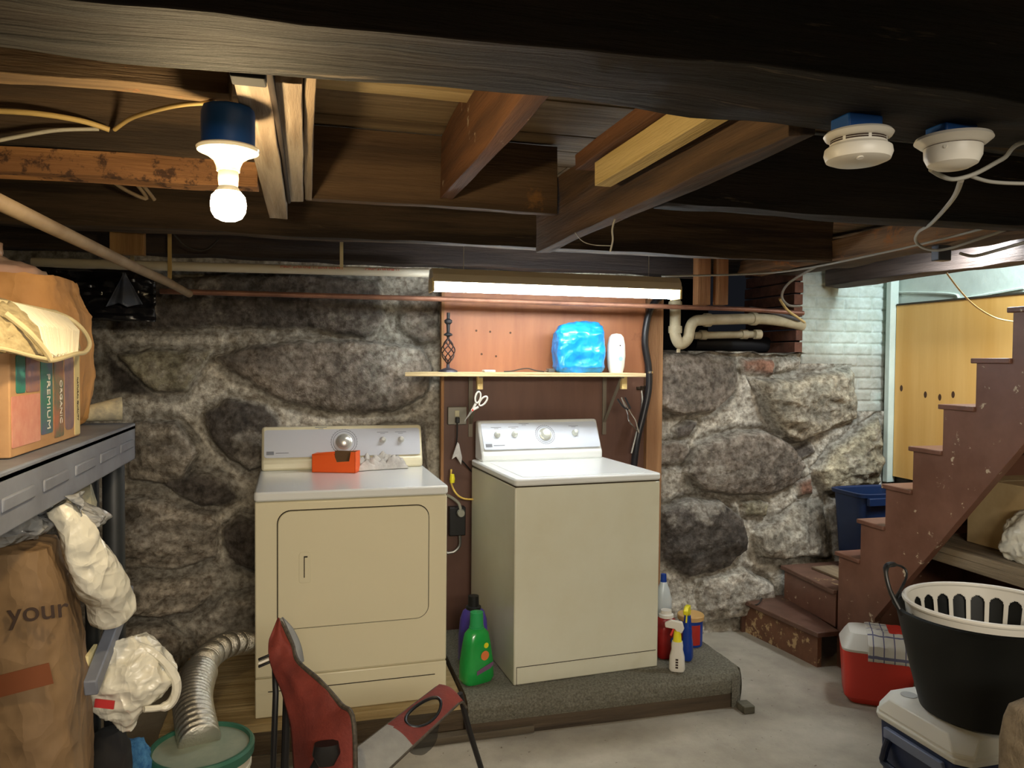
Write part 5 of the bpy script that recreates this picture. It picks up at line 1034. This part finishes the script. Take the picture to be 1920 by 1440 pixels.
# armrest with cup holder
a1, a2 = atd(835, 1276, 2.36), atd(875, 1305, 2.30)      # far end corners (top, bottom)
b1, b2 = atd(640, 1425, 2.02), atd(700, 1470, 1.98)
def arm(u, v):
    p = a1.lerp(b1, u).lerp(a2.lerp(b2, u), v); p = p+Vector((0, 0, .012*math.sin(PI*v)))-fwd*(.0)
    if u < .06: p = p-Vector((0, 0, (.06-u)*.6))
    return p
cc = Vector((.34, .5)); 
def hole(u, v): return ((u-.36)/.165)**2+((v-.5)/.36)**2 < 1
g = M(); g.grid(arm, 90, 40, skip=hole)
for i, f in enumerate(g.f):
    cen = sum((g.v[k] for k in f), Vector())/4
    u_ = (cen-a1).dot((b1-a1).normalized())/(b1-a1).length
    g.mi[i] = 1 if u_ > .60 else 0
ar = g.build('armrest', [chairred, chairgrey], CH, solid=.006, smooth=60)
g = M()
for v in (0, 1): g.tube([Vector(arm(u/20, v)) for u in range(21)], .004, 6)
g.tube([Vector(arm(0, v/6)) for v in range(7)], .004, 6); g.build('armrest_piping', trimg, ar)
g = M(); g.tube([Vector(arm(.36+.165*math.cos(2*PI*k/32), .5+.36*math.sin(2*PI*k/32))) for k in range(33)], .005, 8); g.build('cup_ring', blackp, ar)
g = M(); rs = []
for dz_, sc_ in ((0, 1), (-.04, .95), (-.09, .8), (-.11, .4)):
    rs.append([(Vector(arm(.36, .5))+(Vector(arm(.36+.165*math.cos(2*PI*k/28), .5+.36*math.sin(2*PI*k/28)))-Vector(arm(.36, .5)))*sc_)+Vector((0, 0, dz_)) for k in range(28)])
g.rings(rs, False, True); g.build('cup_net', mat('net_black', (30, 32, 30), rough=.8, alpha=.45), ar, smooth=60)
g = M(); g.tube([atd(862, 1300, 2.33), atd(880, 1370, 2.36), atd(902, 1440, 2.40), atd(960, 1600, 2.46), Vector((.66, 2.45, .01))][:3]+[Vector((.58, 2.5, .012))], .009, 10); g.build('front_leg', blackp, CH)
g = M(); g.tube([Vector((.58, 2.5, .03)), Vector((.0, 2.2, .03))], .008, 8); g.tube([atd(610, 1400, 1.97), atd(590, 1440, 1.97), atd(560, 1560, 2.1)], .012, 8); g.build('cross_bar', blackp, CH)
g = M(); g.loft([(p.x, p.y, p.z+dz_, r, r*.6, 3, 0) for p in [atd(612, 1412, 1.93)] for dz_, r in ((-.03, .02), (0, .035), (.025, .03))], 20); g.build('frame_joint', blackp, CH, smooth=40)
# seat hidden low between the posts
g = M(); s0 = Vector((.02, 1.98, .20)); g.grid(quadgrid(s0, s0+Vector((.34, .12, 0)), s0+Vector((-.1, .42, 0)), s0+Vector((.26, .50, 0)), -.05, (0, 0, 1)), 16, 16); g.build('seat', chairred, CH, solid=.006)

# ------------------------------------------------------------------ smoke detectors
def detector(label, x, y, ztop, kind):
    t = thing('smoke_detector', label, 'smoke detector', (x, y, ztop-.05)); K_ = .71
    lz = lambda prof: [(r*K_, zz*K_) for r, zz in prof]
    g = M(); g.box(x-.034, x+.030, y-.02, y+.025, ztop, 1.997); g.build('junction_box', boxblue, t, bevel=.003)
    c = (x, y, ztop)
    if kind == 0:
        g = M(); g.lathe(lz([(0, 0), (.070, 0), (.074, -.005), (.070, -.012), (.060, -.017), (0, -.017)]), c, 56); g.build('mounting_base', whitep, t)
        g = M(); g.lathe(lz([(.060, -.017), (.0605, -.0205), (.0605, -.0215), (.0605, -.025), (.0605, -.0285)]), c, 56, cap0=False, cap1=False)
        g.mi = [1 if (i % 56) % 8 < 7 and i//56 in (0, 2) else 0 for i in range(len(g.f))]; g.build('vent_slots', [whitep, inkd], t)
        g = M(); g.lathe(lz([(0, -.028), (.060, -.028), (.071, -.036), (.073, -.048), (.068, -.062), (.054, -.068), (0, -.069)]), c, 56); sb = g.build('sensor_body', whitep, t)
        g = M(); g.lathe([(0, 0), (.006, 0), (.005, .002), (0, .002)], (x-.02, y-.030, ztop-.0475), 14, axis=(0, -.3, -1)); g.build('test_button', whitep, sb)
    else:
        g = M(); g.lathe(lz([(0, 0), (.080, 0), (.083, -.007), (.070, -.018), (.062, -.022), (0, -.022)]), c, 56); g.build('mounting_base', whitep, t)
        g = M(); g.lathe(lz([(.0615, -.0215), (.0615, -.0235)]), c, 56, cap0=False, cap1=False); g.build('seam', inkd, t)
        g = M(); g.lathe(lz([(0, -.0235), (.062, -.0235), (.061, -.045), (.053, -.062), (.036, -.071), (0, -.073)]), c, 56); sb = g.build('sensor_body', whitep, t)
        g = M(); g.lathe([(0, 0), (.003, 0), (.003, .003), (0, .003)], (x-.036, y-.022, ztop-.023), 10, axis=(-1, -.5, 0)); g.build('indicator', whitep, sb)
detector('white slotted smoke detector, left of the two on the black beam', .858, 1.05, 1.972, 0)
detector('white bowl-shaped detector, right of the two on the black beam', 1.04, 1.045, 1.978, 1)

# ------------------------------------------------------------------ cables
def cable(label, pts, r, m, name='cable'): 
    g = M(); g.tube([Vector(p) for p in pts], r, 8, smooth=8); return tag(g.build(name, m, smooth=60), label, 'cable')
cable('cream flat cable sagging from the left edge to the beam notch', [ony(-60, 206, 1.92), ony(60, 212, 1.90), ony(150, 226, 1.91), ony(205, 243, 1.93)], .0062, cream_wire)
cable('cream cable rising from the notch to the blue box', [ony(215, 243, 1.93), ony(250, 220, 1.85), ony(320, 200, 1.65), ony(385, 193, 1.50), ony(425, 200, 1.43)], .0048, cream_wire)
cable('grey cable running from the left edge below the cream cable', [ony(-60, 275, 1.88), ony(40, 255, 1.9), ony(110, 244, 1.91), ony(185, 242, 1.93)], .0045, grey_wire)
cable('thin pale cable looping under the big beam at upper left', [atd(0, 50, 1.35), atd(60, 100, 1.4), atd(150, 138, 1.42), atd(240, 148, 1.42), atd(310, 145, 1.4), atd(355, 130, 1.38), atd(383, 108, 1.35), atd(350, 85, 1.33)], .003, cream_wire)
cable('yellowish old cable stub at the upper left corner', [atd(-20, 38, 1.3), atd(50, 68, 1.33), atd(118, 112, 1.36)], .008, mat('mustard_cable', (120, 96, 40), rough=.7))
cable('dull grey cables tucked behind the orange timber', [atd(200, 325, 2.4), atd(225, 350, 2.4), atd(275, 372, 2.45), atd(240, 325, 2.4), atd(270, 350, 2.42), atd(290, 375, 2.46)], .006, greypipe)
cable('faint cable hanging below the joist left of the strip light', [atd(325, 438, 3.1), atd(350, 462, 3.15), atd(385, 468, 3.15), atd(410, 448, 3.1)], .004, dark_wire)
cable('cream cable hooking under the right smoke detector', [atd(1745, 318, 1.3), atd(1765, 330, 1.33), atd(1790, 336, 1.36), atd(1830, 325, 1.36), atd(1880, 298, 1.36), atd(1950, 262, 1.36), Vector((1.55, 1.0, 1.995))], .004, grey_wire)
cable('grey cable leaving to the right below the detectors', [atd(1820, 330, 1.38), atd(1860, 341, 1.4), atd(1930, 344, 1.4), atd(1990, 340, 1.4), Vector((1.75, 1.05, 1.995))], .0035, grey_wire)
cable('cable drooping from the detector to the pale timber and back right', [atd(1802, 338, 1.5), atd(1785, 375, 1.75), atd(1745, 420, 2.4), atd(1722, 435, 2.8), atd(1717, 452, 2.95), atd(1735, 466, 2.95), atd(1770, 468, 2.9), atd(1830, 450, 2.8), atd(1930, 415, 2.7)], .0055, grey_wire)
cable('long white cable running diagonally above the white wall', [atd(1240, 518, 3.9), atd(1400, 514, 3.8), atd(1500, 505, 3.6), atd(1650, 475, 3.2), atd(1780, 445, 2.9), atd(1930, 405, 2.6)], .005, grey_wire)
cable('thin wire crossing in front of the yellow plywood', [atd(1775, 512, 3.3), atd(1800, 545, 3.4), atd(1830, 575, 3.5), atd(1870, 597, 3.5), atd(1925, 606, 3.3)], .0035, cream_wire)
cable('white cable near the right edge under the dark timber', [atd(1800, 475, 2.9), atd(1825, 480, 2.9), atd(1860, 472, 2.85), atd(1930, 452, 2.7)], .006, grey_wire)
cable('grey cable coil hanging in front of the white brick', [atd(1530, 500, 3.6), atd(1480, 530, 3.8), atd(1466, 555, 3.9), atd(1478, 572, 3.9), atd(1500, 574, 3.9)], .006, grey_wire)
cable('tan cable running down to the cream drain pipe', [atd(1462, 560, 3.95), atd(1475, 580, 4.0), atd(1495, 595, 4.1), atd(1508, 604, 4.2)], .007, cream_wire)
cable('dark cord along the foot of the stone wall to the step', [Vector((2.05, 3.86, .012)), onz(1330, 1168, .01), onz(1378, 1162, .01), onz(1388, 1135, .1)+Vector((0, 0, .0)), Vector((2.52, 3.85, .205)), Vector((2.62, 3.95, .206))], .004, dark_wire, 'floor_cable')
cable('twisted string hanging from the diagonal joist near the lamp', [atd(1154, 408, 2.10), atd(1148, 430, 2.10), atd(1149, 450, 2.11), atd(1144, 472, 2.12)], .0028, mat('string', (190, 186, 176), rough=.9), 'string')
cable('thin loose wire from the end of the diagonal joist to the string', [atd(1078, 436, 2.22), atd(1092, 452, 2.2), atd(1112, 459, 2.15), atd(1146, 461, 2.115)], .0012, grey_wire, 'wire')
# odds: dark crack material between planks, electrical box near right cables
g = M(); q = atd(1765, 470, 2.95); g.box(q.x-.03, q.x+.03, q.y-.02, q.y+.02, q.z-.04, q.z+.02); tag(g.build('cable_box', mat('box_metal', (88, 92, 100), rough=.4, metal=.5), bevel=.004), 'grey metal cable box on the timber above the white wall', 'junction box')
cable('crusty dark strand running along the gap between the planks', [Vector((-.053, 1.2, 2.03)), Vector((-.05, 1.5, 2.04)), Vector((-.048, 1.9, 2.045)), Vector((-.046, 2.25, 2.045))], .006, mat('crust', (44, 32, 22), rough=1), 'old_strand')

# groups for the repeats
GR = {'floor_joist': 'ceiling joists', 'smoke_detector': 'detectors on the big black beam', 'wood_cleat': 'wood cleats right of the strip light', 'spray_bottle': 'spray bottles on the carpeted platform',
      'detergent_bottle': 'detergent bottles beside the washer', 'cable': 'cables strung along the ceiling', 'furring_strip': 'strips fixed to the diagonal joist', 'cable': 'cables strung along the ceiling'}
for o in list(bpy.data.objects):
    b_ = o.name.split('.')[0]
    if o.parent is None and b_ in GR and 'label' in o: o['group'] = GR[b_]
